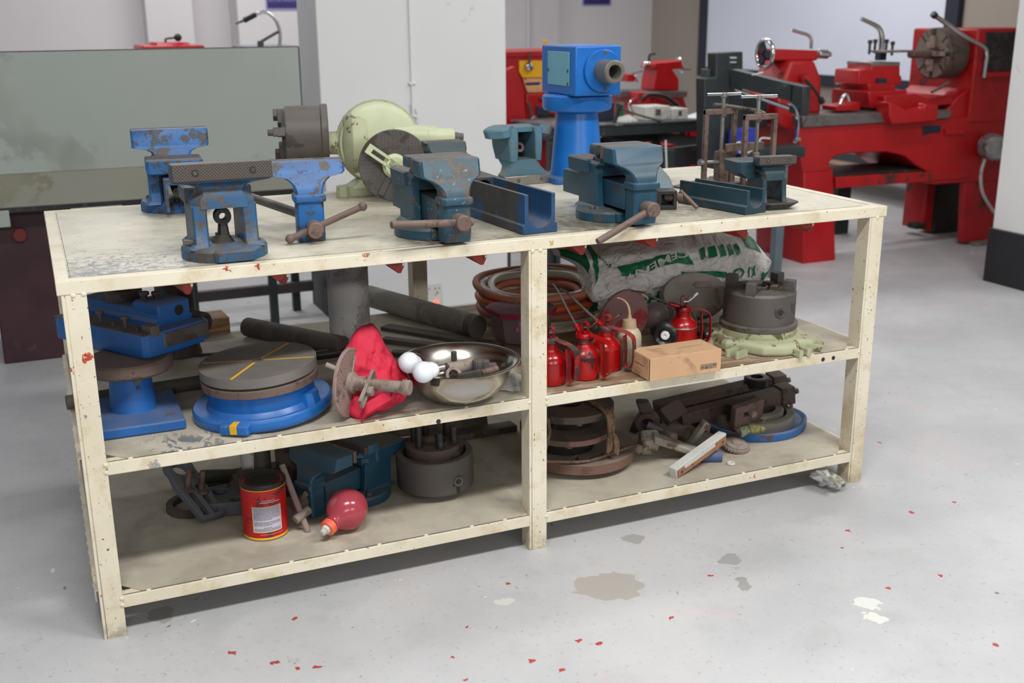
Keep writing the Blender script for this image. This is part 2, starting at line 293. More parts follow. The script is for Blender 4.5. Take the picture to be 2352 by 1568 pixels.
# bench paint : cream enamel, chips, rust flecks; the top is scratched towards its near left corner
def cream(name, mode):
    n = NT(name); v = n.vec(rnd=False); big = n.noise(v, 3, 4); fine = n.noise(v, 40, 5)
    if mode == 'top': base = ((198, 192, 172), (212, 206, 188))
    elif mode == 'shelf': base = ((172, 164, 148), (196, 190, 172))
    else: base = ((214, 204, 180), (228, 220, 199))
    col = n.mix(n.thr(big, .3, .7), lin(base[0]), lin(base[1]))
    col = n.mix(n.thr(n.noise(v, 9, 6, .7), .48, .68, 0, .6 if mode == 'frame' else .35), col, lin((190, 168, 122) if mode == 'frame' else (150, 138, 112)))
    R = .42
    if mode == 'top':
        sc = n.noise(n.N('VectorMath', {0: v, 1: (22, 150, 1)}, operation='MULTIPLY').outputs[0], 1, 4, .62, .6)
        s2 = n.noise(n.N('VectorMath', {0: v, 1: (30, 22, 1)}, operation='MULTIPLY').outputs[0], 1, 5, .7, 2.5)
        cor = n.math('ADD', n.spot(v, (.06, .0, .8), .30, 1.), n.math('MULTIPLY', n.spot(v, (.15, .25, .8), .8, .9), .27))
        t = n.math('SUBTRACT', .685, n.math('MULTIPLY', cor, .17))
        m1 = n.thr(n.math('SUBTRACT', sc, t), 0, .02); m2 = n.thr(n.math('SUBTRACT', s2, n.math('ADD', t, .015)), 0, .02)
        m = n.math('MAXIMUM', m1, m2)
        sp = n.N('VectorMath', {0: v, 1: (.22, -.0, .8)}, operation='SUBTRACT').outputs[0]
        wob = n.N('VectorMath', {0: sp, 1: n.N('VectorMath', {0: n.N('TexNoise', {'Vector': v, 'Scale': 40., 'Detail': 5.}).outputs[1], 1: (.03, .03, 0)}, operation='MULTIPLY').outputs[0]}, operation='ADD').outputs[0]
        q = n.N('SeparateXYZ', {0: wob}); bx = n.math('MULTIPLY', n.thr(n.math('ABSOLUTE', n.math('SUBTRACT', q.outputs[0], .02)), .045, .048, 1, 0), n.thr(n.math('ABSOLUTE', n.math('SUBTRACT', q.outputs[1], .03)), .012, .014, 1, 0))
        m = n.math('MAXIMUM', m, bx)
        col = n.mix(m, col, lin((126, 128, 130)))
        wv = n.N('VectorMath', {0: v, 1: n.N('VectorMath', {0: n.N('TexNoise', {'Vector': v, 'Scale': 14., 'Detail': 4.}).outputs[1], 1: (.1, .1, 0)}, operation='MULTIPLY').outputs[0]}, operation='ADD').outputs[0]
        off = .05
        for x, y, r, k in ((.33, .80, .12, .5), (.42, .78, .1, .5), (.36, .07, .09, .6), (.83, .09, .12, .75), (1.0, .03, .07, .5), (1.15, .2, .2, .6), (1.25, .1, .12, .8), (1.36, .05, .08, .6), (1.6, .12, .22, .45), (1.7, .7, .14, .4), (1.85, .5, .12, .35), (.9, .85, .2, .4), (.75, .5, .3, .2)):
            col = n.mix(n.math('MULTIPLY', n.spot(wv, (x+off, y+off, .8), r, .8), n.thr(fine, .3, .6, k*.6, min(1, k*1.35))), col, lin((86, 78, 62)))
    elif mode == 'shelf':
        dirt = n.noise(v, 5.5, 6, .62, .5)
        col = n.mix(n.thr(dirt, .42, .66, 0, .5), col, lin((138, 128, 118)))
        q = n.N('SeparateXYZ', {0: v})
        oil = n.math('MULTIPLY', n.thr(q.outputs[0], 1.05, 1.12), n.math('MULTIPLY', n.thr(q.outputs[0], 1.98, 1.75), n.thr(q.outputs[2], .3, .35)))
        streak = n.noise(n.N('VectorMath', {0: v, 1: (8, 30, 1)}, operation='MULTIPLY').outputs[0], 1, 6, .7, 1.)
        col = n.mix(n.math('MULTIPLY', oil, n.thr(streak, .36, .56, .15, .8)), col, lin((122, 84, 46)))
        flk = n.noise(n.N('VectorMath', {0: v, 1: (45, 20, 1)}, operation='MULTIPLY').outputs[0], 1, 4, .6, 1.)
        near = n.math('MAXIMUM', n.spot(v, (.21, .035, .407), .09, .7), n.math('MULTIPLY', n.spot(v, (.3, .05, .407), .12, .7), .7))
        col = n.mix(n.math('MULTIPLY', near, n.thr(flk, .54, .57)), col, lin((110, 112, 118))); R = .7
    else:
        red = n.math('MULTIPLY', n.thr(n.noise(v, 30, 7, .7), .655, .665), n.thr(n.noise(v, 4, 3), .48, .58))
        col = n.mix(red, col, lin((170, 60, 36)))
        dk = n.thr(n.noise(v, 120, 3, .6), .665, .69); col = n.mix(dk, col, lin((96, 80, 58)))
        chip = n.thr(n.noise(v, 17, 7, .6, .6), .70, .707); col = n.mix(chip, col, lin((140, 138, 134)))
        wv = n.N('VectorMath', {0: v, 1: n.N('VectorMath', {0: n.N('TexNoise', {'Vector': v, 'Scale': 90., 'Detail': 5.}).outputs[1], 1: (.03, 0, .03)}, operation='MULTIPLY').outputs[0]}, operation='ADD').outputs[0]
        for p_, r_, c_ in (((.044,0,.639), .011, (176, 62, 34)), ((.038,0,.63), .006, (176, 62, 34)), ((.008,0,.616), .006, (170, 56, 34)), ((.149,0,.386), .012, (150, 148, 142)), ((.334,0,.795), .007, (158, 50, 36)), ((.397,0,.796), .005, (158, 50, 36)), ((1.326,0,.818), .005, (170, 60, 36)), ((1.701,0,.082), .006, (186, 110, 70)), ((.633,0,.8), .008, (168, 96, 60)), ((1.083,0,.785), .007, (184, 156, 104)), ((1.882,0,.802), .005, (176, 70, 40))):
            col = n.mix(n.math('MULTIPLY', n.spot(wv, (p_[0]+.015, 0, p_[2]+.015), r_, .15), n.thr(n.noise(v, 260, 3), .38, .46)), col, lin(c_))
        zz = n.N('SeparateXYZ', {0: v}).outputs[2]; col = n.mix(n.math('MULTIPLY', n.thr(zz, .05, .0), n.thr(fine, .35, .6, 0, .6)), col, lin((110, 100, 84)))
    n.L(col, n.p.inputs['Base Color']); n.p.inputs['Roughness'].default_value = R
    n.L(n.N('Bump', {'Height': n.math('ADD', n.math('MULTIPLY', big, 2.), n.math('MULTIPLY', fine, .4)), 'Strength': .2, 'Distance': .003}).outputs[0], n.p.inputs['Normal'])
    return n.m
CREAM = cream('cream_enamel_frame', 'frame'); CTOP = cream('scratched_cream_top', 'top'); CSHELF = cream('grimy_cream_shelf', 'shelf')
BRKT = mat('red_oxide_primer', (150, 44, 30), (110, 36, 28), .3, 20, .6, var=.15)
def concrete():
    n = NT('grey_concrete_floor'); v = n.vec(rnd=False)
    a = n.noise(v, 1.2, 6, .6); b = n.noise(v, 6, 6, .65); col = n.mix(n.thr(a, .3, .7), lin((176, 177, 179)), lin((196, 196, 197)))
    col = n.mix(n.thr(b, .5, .75, 0, .35), col, lin((160, 160, 158)))
    col = n.mix(n.thr(n.noise(v, 2.2, 5, .6, 1.), .6, .68, 0, .2), col, lin((205, 186, 184)))
    col = n.mix(n.thr(n.noise(v, 15, 6, .7), .64, .7, 0, .45), col, lin((140, 140, 136)))
    col = n.mix(n.thr(n.noise(v, 8, 4, .5, 1.), .745, .752), col, lin((220, 220, 216)))
    col = n.mix(n.thr(n.noise(v, 11, 4, .55, 1.), .735, .742), col, lin((120, 120, 116)))
    col = n.mix(n.thr(n.noise(v, 70, 4, .6), .60, .70, 0, .35), col, lin((128, 128, 124)))
    col = n.mix(n.thr(n.noise(v, 32, 5, .65, 1.2), .66, .69, 0, .55), col, lin((120, 119, 114)))
    col = n.mix(n.thr(n.noise(v, 26, 5, .6), .70, .715, 0, .8), col, lin((222, 222, 218)))
    # red paint drips, thickest near the bottom edge of the picture
    vo = n.N('TexVoronoi', {'Vector': n.N('VectorMath', {0: v, 1: n.N('VectorMath', {0: n.N('TexNoise', {'Vector': v, 'Scale': 60., 'Detail': 4.}).outputs[1], 1: (.03, .03, 0)}, operation='MULTIPLY').outputs[0]}, operation='ADD').outputs[0], 'Scale': 26.})
    rnd = n.N('SeparateXYZ', {0: vo.outputs['Color']}).outputs[0]
    zone = n.math('MAXIMUM', n.spot(v, (.55, -.42, 0), .42, .6), n.math('MULTIPLY', n.spot(v, (1.1, -.3, 0), .9, .6), .35))
    zone = n.math('MAXIMUM', zone, n.math('MULTIPLY', n.spot(v, (2.2, -.1, 0), .5, .6), .5))
    dots = n.math('MULTIPLY', n.thr(vo.outputs['Distance'], .16, .22, 1, 0), n.thr(n.math('SUBTRACT', rnd, n.math('SUBTRACT', 1., n.math('MULTIPLY', zone, .2))), 0, .01))
    col = n.mix(dots, col, lin((176, 70, 66)))
    # peeled patches
    wv = n.N('VectorMath', {0: v, 1: n.N('VectorMath', {0: n.N('TexNoise', {'Vector': v, 'Scale': 18., 'Detail': 5.}).outputs[1], 1: (.1, .08, 0)}, operation='MULTIPLY').outputs[0]}, operation='ADD').outputs[0]
    for x, y, r, c in ((1.12, -.25, .06, (178, 172, 164)), (1.08, -.23, .05, (178, 172, 164)), (1.17, -.235, .045, (178, 172, 164)), (1.46, -.24, .03, (160, 160, 158)), (1.42, -.36, .022, (156, 156, 152)), (1.3, -.05, .03, (165, 165, 162)), (1.62, -.55, .03, (216, 216, 210)), (1.6, -.62, .028, (216, 216, 210)), (.86, -.2, .02, (208, 206, 198)), (.13, .06, .03, (156, 156, 154))):
        col = n.mix(n.spot(wv, (x+.05, y+.04, 0), r, .06), col, lin(c))
    n.L(col, n.p.inputs['Base Color']); n.L(n.thr(b, .2, .8, .42, .62), n.p.inputs['Roughness'])
    n.L(n.N('Bump', {'Height': n.math('ADD', a, n.math('MULTIPLY', b, .6)), 'Strength': .15, 'Distance': .006}).outputs[0], n.p.inputs['Normal'])
    return n.m
FLOOR = concrete()
WALL = mat('cool_white_wall_paint', (208, 204, 206), None, rough=.7, var=.03, vs=1, bump=.02)
WALLT = mat('dimmed_taupe_wall', (158, 148, 138), None, rough=.7, var=.04, vs=1, bump=.02)  # taupe tone carries the weaker light on the right wall
PILL = mat('white_column_paint', (226, 227, 226), (204, 204, 200), .12, 3, .6, var=.02, vs=1.5, bump=.05, c3=(176, 172, 164), amt3=.006, sc3=16)
PILLB = mat('black_column_base', (34, 35, 38), None, rough=.5, var=.1)

# ================================================================ the room
def struct(name, mb, m, parent=None, **k):
    o = obj(name, mb, m, parent, **k)
    if not parent: o['kind'] = 'structure'
    return o
struct('floor', MB().box(-4, 7, -4, 10, -.12, 0), FLOOR)
struct('wall_back', MB().box(-4, 6.4, 8.9, 9.05, 0, 3.4), WALL)
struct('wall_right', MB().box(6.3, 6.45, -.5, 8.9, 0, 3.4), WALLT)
# pilasters and conduits on the back wall
p = struct('trim_1', MB().box(5.398, 6.3, 8.45, 8.9, 0, 3.4), WALL)
struct('trim_2', MB().box(1.895, 2.767, 8.45, 8.9, 0, 3.4), WALL)
struct('trim_3', MB().box(1.099, 1.512, 8.6, 8.9, 0, 3.4), WALL)
struct('trim_4', MB().cyl((5.033, 8.88, 0), (5.033, 8.88, 3.4), .018, n=8), WALL)
P = obj('square_pillar', MB().box(1.135, 1.99, 2.38, 2.72, 0, 3.4), PILL, bev=.006); P['kind'] = 'structure'
obj('black_skirting', MB().box(1.13, 1.136, 2.384, 2.72, .001, .25), PILLB, P)
cx = 1.541
obj('conduit', MB().cyl((cx, 2.374, .13), (cx, 2.374, 3.4), .0055, n=8), PILL, P)
for z in (.88, 1.02, 1.5): obj('conduit_clip', MB().box(cx-.016, cx+.016, 2.366, 2.38, z-.006, z+.006), PILL, P, bev=.002)
P2 = obj('square_pillar', MB().box(4.33, 4.85, .95, 1.72, .265, 3.4), PILL, bev=.006); P2['kind'] = 'structure'
obj('black_skirting', MB().box(4.318, 4.86, .94, 1.732, 0, .268), PILLB, P2, bev=.004)
# socket box on the pillar
t = thing('power_socket_box', 'white double power socket box with a glowing red switch low on the white pillar', 'socket', (1.592, 2.38, .03))
obj('box', MB().box(-.05, .05, -.045, 0, 0, .1), SOCKET, t, bev=.004)
for cxx, cz in ((-.022, .062), (.026, .062)):
    for dx, dz, w, h in ((-.010, .014, .004, .006), (.010, .014, .004, .006), (0, -.006, .004, .009), (-.008, -.014, .005, .004)):
        obj('socket_hole', MB().box(cxx+dx-w/2, cxx+dx+w/2, -.0465, -.044, cz+dz-h/2, cz+dz+h/2), BLKP, t)
rl = NT('red_indicator_light'); rl.p.inputs['Base Color'].default_value = (.8, .03, .02, 1); rl.p.inputs['Emission Color'].default_value = (1, .05, .03, 1); rl.p.inputs['Emission Strength'].default_value = 6
obj('indicator_light', MB().box(.012, .027, -.05, -.044, .008, .02), rl.m, t, bev=.002)
obj('lead', MB().tube([(-.055, -.014, .59), (-.054, -.02, .37), (-.047, -.025, .19), (-.021, -.035, .098)], .0035, sm=5), PILL, t)
# signs
def sign(name, x, y, z, w, h, txt, lab):
    t = thing(name, lab, 'sign', (x, y, z))
    obj('board', MB().box(-w/2, w/2, -.012, 0, 0, h), LAV, t); obj('face', MB().box(-w/2+.012, w/2-.012, -.014, -.011, .012, h-.012), PURPLE, t)
    me = text(txt, h*.52); me.transform(T(0, -.0155, h*.6, rx=90)); m = max(v.co.x for v in me.vertices)
    me.transform(Matrix.Diagonal((min(1, (w/2-.03)/m), 1, 1, 1))); obj('lettering', me, LAV, t, flat=True)
sign('purple_wall_sign', 5.624, 8.45, 1.395, .335, .16, 'LATHE MACHINE', 'purple sign with pale lettering on the pilaster above the lathe tailstock')
sign('purple_wall_sign', 2.326, 8.45, 1.37, .335, .16, 'LATHE MACHINE', 'purple sign with pale lettering above the flexible lamp')
# whiteboard on the right wall
t = thing('whiteboard', 'large whiteboard with a black frame on the wall behind the big red lathe', 'whiteboard', (6.3, 0, 0))
y0, y1, z0 = 4.165, 7.318, .797
obj('board', MB().box(-.03, 0, y0, y1, z0, z0+1.3), BOARD, t)
for a, b, c, d in ((y0-.13, y0, z0-.09, z0+1.38), (y1, y1+.13, z0-.09, z0+1.38), (y0, y1, z0-.09, z0), (y0, y1, z0+1.3, z0+1.38)):
    obj('frame_rail', MB().box(-.05, 0, a, b, c, d), FRAMEB, t, bev=.004)
# ================================================================ the bench
H, WD, DP, ZM, ZL, XM, LW = .8, 2.083, .922, .407, .0958, 1.0246, .0475
B = thing('steel_workbench', 'long cream painted steel workbench with two shelves in two bays and six legs', 'workbench')
def angle_front(x0, x1, z, y=0, d=1):     # angle iron: upright face + top flange
    return MB().prof([(y, z-.028), (y, z), (y+d*.03, z), (y+d*.03, z-.003), (y+d*.004, z-.003), (y+d*.004, z-.028)], x0, x1)
tm = MB(); tm.box(.005, WD-.005, .0045, DP-.0045, H-.006, H-.0008)
obj('tabletop', tm, CTOP, B)
obj('top_rail', angle_front(0, WD, H), CREAM, B, bev=.0015); obj('top_rail', angle_front(0, WD, H, DP, -1), CREAM, B, bev=.0015)
for x, d in ((0, 1), (WD, -1)):
    obj('top_rail', MB().prof([(x+d*.0004, H-.028), (x+d*.0004, H-.0003), (x+d*.026, H-.0003), (x+d*.026, H-.003), (x+d*.004, H-.003), (x+d*.004, H-.028)], .0302, DP-.0302, 'y'), CREAM, B, bev=.0012)
obj('top_gap', MB().box(.06, WD-.06, .0295, .0312, H-.003, H+.0003), BLKR, B)
for x in (.0295, WD-.0312): obj('top_gap', MB().box(x, x+.0008, .04, DP-.04, H-.003, H-.0003), BLKR, B)
def leg(x, y, d):
    w, e = LW, .048
    pts = [(x, y), (x+.006, y), (x+.006, y+d*.003), (x+.0075, y+d*.003), (x+.0075, y), (x+w, y), (x+w, y+d*e), (x, y+d*e)]
    return MB().prof(pts, 0, H-.0285, 'z')
for x in (.0077, XM, WD-.0077-LW):
    obj('leg', leg(x, .0012, 1), CREAM, B, bev=.0012); obj('leg', leg(x, DP-.001, -1), CREAM, B, bev=.0012)
for z in (ZM, ZL):
    for k, (x0, x1) in enumerate(((.0077+LW, XM), (XM+LW, WD-.0077-LW))):
        obj('shelf_rail', angle_front(x0, x1, z), CREAM, B, bev=.0013); obj('shelf_rail', angle_front(x0, x1, z, DP, -1), CREAM, B, bev=.0013)
        sh = MB(); n = 24
        # thin sheet, tack welded: slightly wavy near edge
        xs = [x0-(.045 if k == 0 else .0234)+(x1-x0+(.0685 if k == 0 else .0685))*i/n for i in range(n+1)]
        vs = []; fs = []
        ys = (.0072, .05, .2, .5, .9)
        for y in ys:
            for i, x in enumerate(xs):
                inleg = (x < x0+.001 or x > x1-.001)
                yy = max(y, .052) if inleg else y
                vs.append((x, yy, z+(.0016+.0005*math.sin(i*2.1+z*40+k) if y < .02 else .0018 if y < .06 else .0016)))
        m = len(vs); vs += [(a, b, c-.0015) for a, b, c in vs]
        for r in range(len(ys)-1):
            for i in range(n):
                a = r*(n+1)+i; fs += [(a, a+1, a+n+2, a+n+1), (m+a, m+a+n+1, m+a+n+2, m+a+1)]
        R_ = len(ys)-1
        for i in range(n): fs += [(i, m+i, m+i+1, i+1), (R_*(n+1)+i, R_*(n+1)+i+1, m+R_*(n+1)+i+1, m+R_*(n+1)+i)]
        for r in range(R_): a = r*(n+1); fs += [(a, a+n+1, m+a+n+1, m+a), (a+n, m+a+n, m+a+2*n+1, a+2*n+1)]
        obj('shelf_panel', sh.add(vs, fs), CSHELF, B)
        obj('edge_gap', MB().box(x0+.002, x1-.002, .0052, .0068, z-.002, z+.0009), BLKR, B)
        wl = MB(); nn = 9
        for i in range(nn): wl.sph((x0+(x1-x0)*(i+.35+.3*random.random())/nn, .0075, z+.0006), .0048, 8, (1.3, 1, .42))
        obj('weld_beads', wl, CREAM, B)['kind'] = 'stuff'
    for x, d in ((.0, 1), (WD, -1)):
        obj('end_rail', MB().prof([(x, z-.028), (x, z), (x+d*.03, z), (x+d*.03, z-.003), (x+d*.004, z-.003), (x+d*.004, z-.028)], .05, DP-.05, 'y'), CREAM, B, bev=.001)
        wl = MB()
        for i in range(14): wl.sph((x, .08+i*.056+.01*random.random(), z-.004), .005, 6, (.5, 1.6, 1))
        obj('weld_beads', wl, CREAM, B)['kind'] = 'stuff'
wl = MB()
for x, z in ((.03, H-.03), (.05, H-.029), (XM+.01, H-.03), (XM+.03, H-.0295), (WD-.03, H-.03), (.052, ZM-.005), (.052, ZM-.022), (.053, ZL-.006), (.053, ZL-.022), (XM, ZM-.01), (XM+LW, ZM-.006), (XM+LW, ZL-.01), (XM+LW, ZM-.02), (WD-.055, ZM-.01)):
    wl.sph((x, .001, z), .006, 8, (1, .4, .9))
obj('weld_beads', wl, CREAM, B)['kind'] = 'stuff'
# holes drilled in the middle shelf rail
for px in ((.79,0,.385), (1.905,0,.391), (1.94,0,.391)):
    obj('bolt_hole', MB().cyl((px[0], -.0006, px[2]), (px[0], .003, px[2]), .0058, n=14), BLK, B)
# red primed angle irons under the top, corner downwards, running front to back
for x in (.255, .457, .719, .92, 1.18, 1.379, 1.649, 1.855):
    v = MB().prof([(x-.054, H-.012), (x-.004, H-.058), (x+.003, H-.058), (x+.011, H-.042), (x+.011, H-.007), (x-.054, H-.007)], .032, DP-.04, 'y')
    obj('underside_stiffener', v, BRKT, B)
    obj('stiffener_end_weld', MB().sph((x+.008, .03, H-.032), .005, 8, (.7, .5, 2.2)), CREAM, B)

# ================================================================ vises
KN = NT('knurled_jaw_steel'); _v = KN.vec((1, 1, 1)); _q = KN.N('SeparateXYZ', {0: _v})
_d1 = KN.math('SINE', KN.math('MULTIPLY', KN.math('ADD', _q.outputs[0], _q.outputs[2]), 900.)); _d2 = KN.math('SINE', KN.math('MULTIPLY', KN.math('SUBTRACT', _q.outputs[0], _q.outputs[2]), 900.))
_k = KN.math('MAXIMUM', _d1, _d2); KN.L(KN.mix(KN.thr(_k, .75, 1.), lin((92, 84, 78)), lin((60, 54, 50))), KN.p.inputs['Base Color'])
KN.p.inputs['Metallic'].default_value = .4; KN.p.inputs['Roughness'].default_value = .45
KN.L(KN.N('Bump', {'Height': _k, 'Strength': .6, 'Distance': .001}).outputs[0], KN.p.inputs['Normal']); KNURL = KN.m
def jawplate(t, hw, y, z0, z1, front=-1, th=.014, m=None):
    a, b = (y-th, y) if front < 0 else (y, y+th)
    o = obj('jaw_plate', MB().box(-hw, hw, a, b, z0, z1), m or KNURL, t, bev=.0015)
    yy = a if front < 0 else b
    for x in (-hw*.55, hw*.6):
        obj('jaw_screw', MB().cyl((x, yy+front*.0006, (z0+z1)/2), (x, yy-front*.004, (z0+z1)/2), .0075, n=16), BLK, o)
        obj('screw_socket', MB().cyl((x, yy+front*.0012, (z0+z1)/2), (x, yy, (z0+z1)/2), .0052, .0052, n=6), IRON2, o)
def base_disc(t, P, r=.092, tongue=True, bolts=True):
    m = MB().lathe([(0, 0), (r, 0), (r, .02), (r-.004, .026), (.06, .030), (0, .030)], 40)
    obj('swivel_base', m, P, t, ang=30)
    if tongue: obj('base_tongue', MB().rects([(.002, -.034, .05, -r-.006, -.04), (.022, -.036, .052, -r-.008, -.04), (.026, -.032, .048, -r-.004, -.04)], .12), P, t)
    if bolts:
        for a in (200, -20, 90):
            x, y = (r-.02)*math.cos(math.radians(a)), (r-.02)*math.sin(math.radians(a))
            obj('clamp_bolt', MB().cyl((x, y, .025), (x, y, .036), .008, n=6), IRON, t, bev=.001)
def fixed_body(t, P, hw=.105, nut=True, jp=True, base=True, zj=.205, bodyw=.068, open_w=.037, wf=-.05):
    if base: base_disc(t, P)
    m = MB()
    for s in (-1, 1):
        a, b = sorted((s*open_w, s*bodyw))
        m.rects([(.024, a-(.012 if s < 0 else 0), b+(.012 if s > 0 else 0), -.058, .085), (.034, a, b, wf, .08), (.08, a, b, wf+.006, .08), (.115, a, b, wf+.008, .085)], .12)
    m.rects([(.108, -bodyw, bodyw, wf+.006, .085), (.128, -bodyw+.002, bodyw-.002, wf+.008, .085), (.138, -.055, .055, -.040, .06), (.146, -.049, .049, -.036, .02), (.154, -.053, .053, -.034, .012), (.160, -hw*.66, hw*.66, -.038, .008), (.165, -hw*.98, hw*.98, -.046, .0), (.170, -hw, hw, -.047, -.002), (zj-.003, -hw, hw, -.047, -.004), (zj, -hw+.002, hw-.002, -.045, -.006)], .14)
    obj('body', m, P, t)
    obj('anvil', MB().rects([(.106, -.05, .05, .012, .12), (.112, -bodyw-.003, bodyw+.003, .02, .14), (.143, -bodyw-.004, bodyw+.004, .02, .142), (.145, -bodyw-.002, bodyw+.002, .022, .14)], .06), P, t)
    obj('anvil_face', MB().box(-bodyw-.001, bodyw+.001, .024, .139, .1445, .1462), IRON, t, bev=.0005)
    if jp: jawplate(t, hw-.001, -.047, .170, zj+.001)
    if nut:
        o = obj('nut_post', MB().rects([(.028, -.03, .022, -.03, .04), (.045, -.012, .012, -.012, .012), (.072, -.009, .009, -.008, .008)], .2), BLK, t)
        mm = MB().at(T(0, 0, .085, rx=90)); mm.lathe([(.008, -.012), (.018, -.012), (.0195, 0), (.018, .012), (.008, .012), (.008, -.012)], 24)
        obj('nut_ring', mm, BLK, o)
def handle(t, zc, y, tx, l1, l2, ang, r=.0085, balls=False, m=None):
    """screw head on axis y at height zc, with a tommy bar through it"""
    hd = obj('screw_head', MB().cyl((tx, y, zc), (tx, y-.042, zc), .0185, n=24), m or RUST, t, bev=.003)
    a = math.radians(ang); d = Vector((math.cos(a), .12, math.sin(a))).normalized(); c = Vector((tx, y-.026, zc))
    b = MB().cyl(c-d*l1, c+d*l2, r, n=14)
    if balls:
        for p in (c-d*l1, c+d*l2): b.cyl(p-d*.010, p+d*.010, r*1.5, n=14)
    obj('handle_bar', b, m or RUST, hd, bev=.0015)
def moving_jaw(t, P, hw=.07, zj=.195, y0=0., jp=True, bev=.002, front_bead=True, x0=0, zb=.008, jb=.05):
    m = MB(T(x0, y0, 0)); w = .031
    L = [(zb, -w, w, -.048, .0), (zb+.01, -w-.001, w+.001, -.05, .0), (.090, -w, w, -.05, .0), (.093, -w-.005, w+.005, -.056, .002), (.100, -w-.006, w+.006, -.058, .003), (.107, -w-.005, w+.005, -.056, .004), (.110, -w, w, -.050, .004),
         (.120, -w-.001, w+.001, -.048, .002), (.130, -w-.005, w+.005, -.043, .007), (.138, -w-.012, w+.012, -.037, .016), (.145, -w-.022, w+.022, -.030, .030), (.150, -hw*.93, hw*.93, -.022, .045), (.155, -hw, hw, -.016, jb), (zj-.003, -hw, hw, -.008, jb), (zj, -hw+.003, hw-.003, -.005, jb)]
    m.rects(L, .10); obj('moving_jaw', m, P, t)
    if jp:
        o = obj('jaw_plate', MB(T(x0, y0, 0)).box(-hw+.001, hw-.001, jb, jb+.012, .158, zj+.001), RUST, t, bev=.0012)
def slide(t, P, L=.3, w=.034, z0=.042, z1=.102, y0=-.01, x0=0):
    m = MB(T(x0, y0, 0)); m.prof([(-w, z0), (-w, z1), (w, z1), (w, z0), (w-.01, z0), (w-.01, z1-.016), (-w+.01, z1-.016), (-w+.01, z0)], 0, L, 'y'); obj('slide', m, P, t, bev=.002)
    obj('screw', MB(T(x0, y0, 0)).cyl((0, 0, .062), (0, L*.9, .062), .012, n=16), BLK, t)
def full_vise(t, P, hw, hz=.057, hl=(.03, .17), ha=0, L=.3, jawgap=.0):
    fixed_body(t, P, hw, nut=False, jp=True, zj=.19, bodyw=.055, open_w=.036, wf=-.028)
    moving_jaw(t, P, hw, .19, y0=-.124-jawgap, jp=True)
    slide(t, P, L, y0=-.125-jawgap, z0=.038, z1=.10)
    handle(t, hz, -.172-jawgap, 0, hl[0], hl[1], ha)
t = thing('bench_vise', 'chipped blue vise body nearest the left end, knurled jaw plate facing out, no front jaw', 'vise', (.352, .132, H), 0)
fixed_body(t, BLUE_W, .1045)
obj('loose_screw', MB().cyl((-.085, -.005, .034), (-.055, -.03, .034), .006, n=12), STEEL, t)
# B : vise at back left, seen from behind
t = thing('bench_vise', 'blue vise turned away at the back left of the benchtop, by the grey guard', 'vise', (.335, .815, H), 176)
fixed_body(t, BLUE, .1, nut=False, zj=.212)
slide(t, BLUE, .24, w=.033, z0=.012, z1=.10, y0=-.08)
obj('inner_jaw', MB().rects([(.16, -.1, .1, -.098, -.062), (.207, -.098, .098, -.095, -.062)], .15), BLUE, t)
obj('paper_label', MB().box(.0685, .0692, .03, .045, .04, .12), WHITEP, t)
# C : loose moving jaw standing on its own
t = thing('vise_jaw', 'chipped blue loose vise jaw standing upright with its handle raised to the right', 'vise jaw', (.563, .215, H), -7)
moving_jaw(t, BLUE, .088, .178, jp=False, y0=.02, zb=.0, jb=.045)
obj('jaw_plate', MB().box(-.09, .09, .066, .074, .145, .180), IRON, t, bev=.0015)
hd = obj('screw_head', MB().cyl((0.005, -.028, .033), (.005, -.075, .033), .019, n=24), RUST, t, bev=.003)
hb = MB(); a, b = Vector((-.052, -.05, .014)), Vector((.115, -.062, .081)); hb.cyl(a, b, .0075, n=14); hb.sph(a, .011, 12); hb.sph(b, .011, 12); obj('handle_bar', hb, RUST, hd)
obj('screw', MB().cyl((.0, .02, .05), (-.135, .35, .062), .011, n=16), IRON2, t)
# E
t = thing('bench_vise', 'closed vise in flaking teal paint, handle bar pointing left, between loose jaw and channel', 'vise', (.848, .168, H), 0)
full_vise(t, TEAL, .072, hl=(.172, .026), ha=-4, L=.33)
# J
t = thing('bench_vise', 'smoother teal vise right of the centre leg, handle bar slanting down to the left', 'vise', (1.340, .182, H), 0)
full_vise(t, TEAL2, .070, hz=.048, hl=(.168, .02), ha=22, L=.34)
# G
t = thing('vise_jaw', 'dark teal loose vise jaw behind the flaking teal vise, hollow slide end pointing forward', 'vise jaw', (1.008, .50, H))
moving_jaw(t, TEALD, .055, .176, y0=.0, jp=True, zb=.0, jb=.035)
m = MB(); m.M = T(.062, -.10, 0, rx=90) @ Matrix.Translation((0, 0, -.2)); m.plate([(-.034, .035), (.046, .035), (.046, .090), (-.034, .090)], [circ(.020, 20, .006, .062)], 0, .2)
obj('slide', m, TEALD, t, bev=.002); obj('screw', MB().cyl((.066, -.095, .058), (.066, .06, .06), .009, n=14), RUST, t)
obj('handle_bar', MB().cyl((.05, .0, .128), (.082, -.02, .128), .006, n=12), BLK, t)
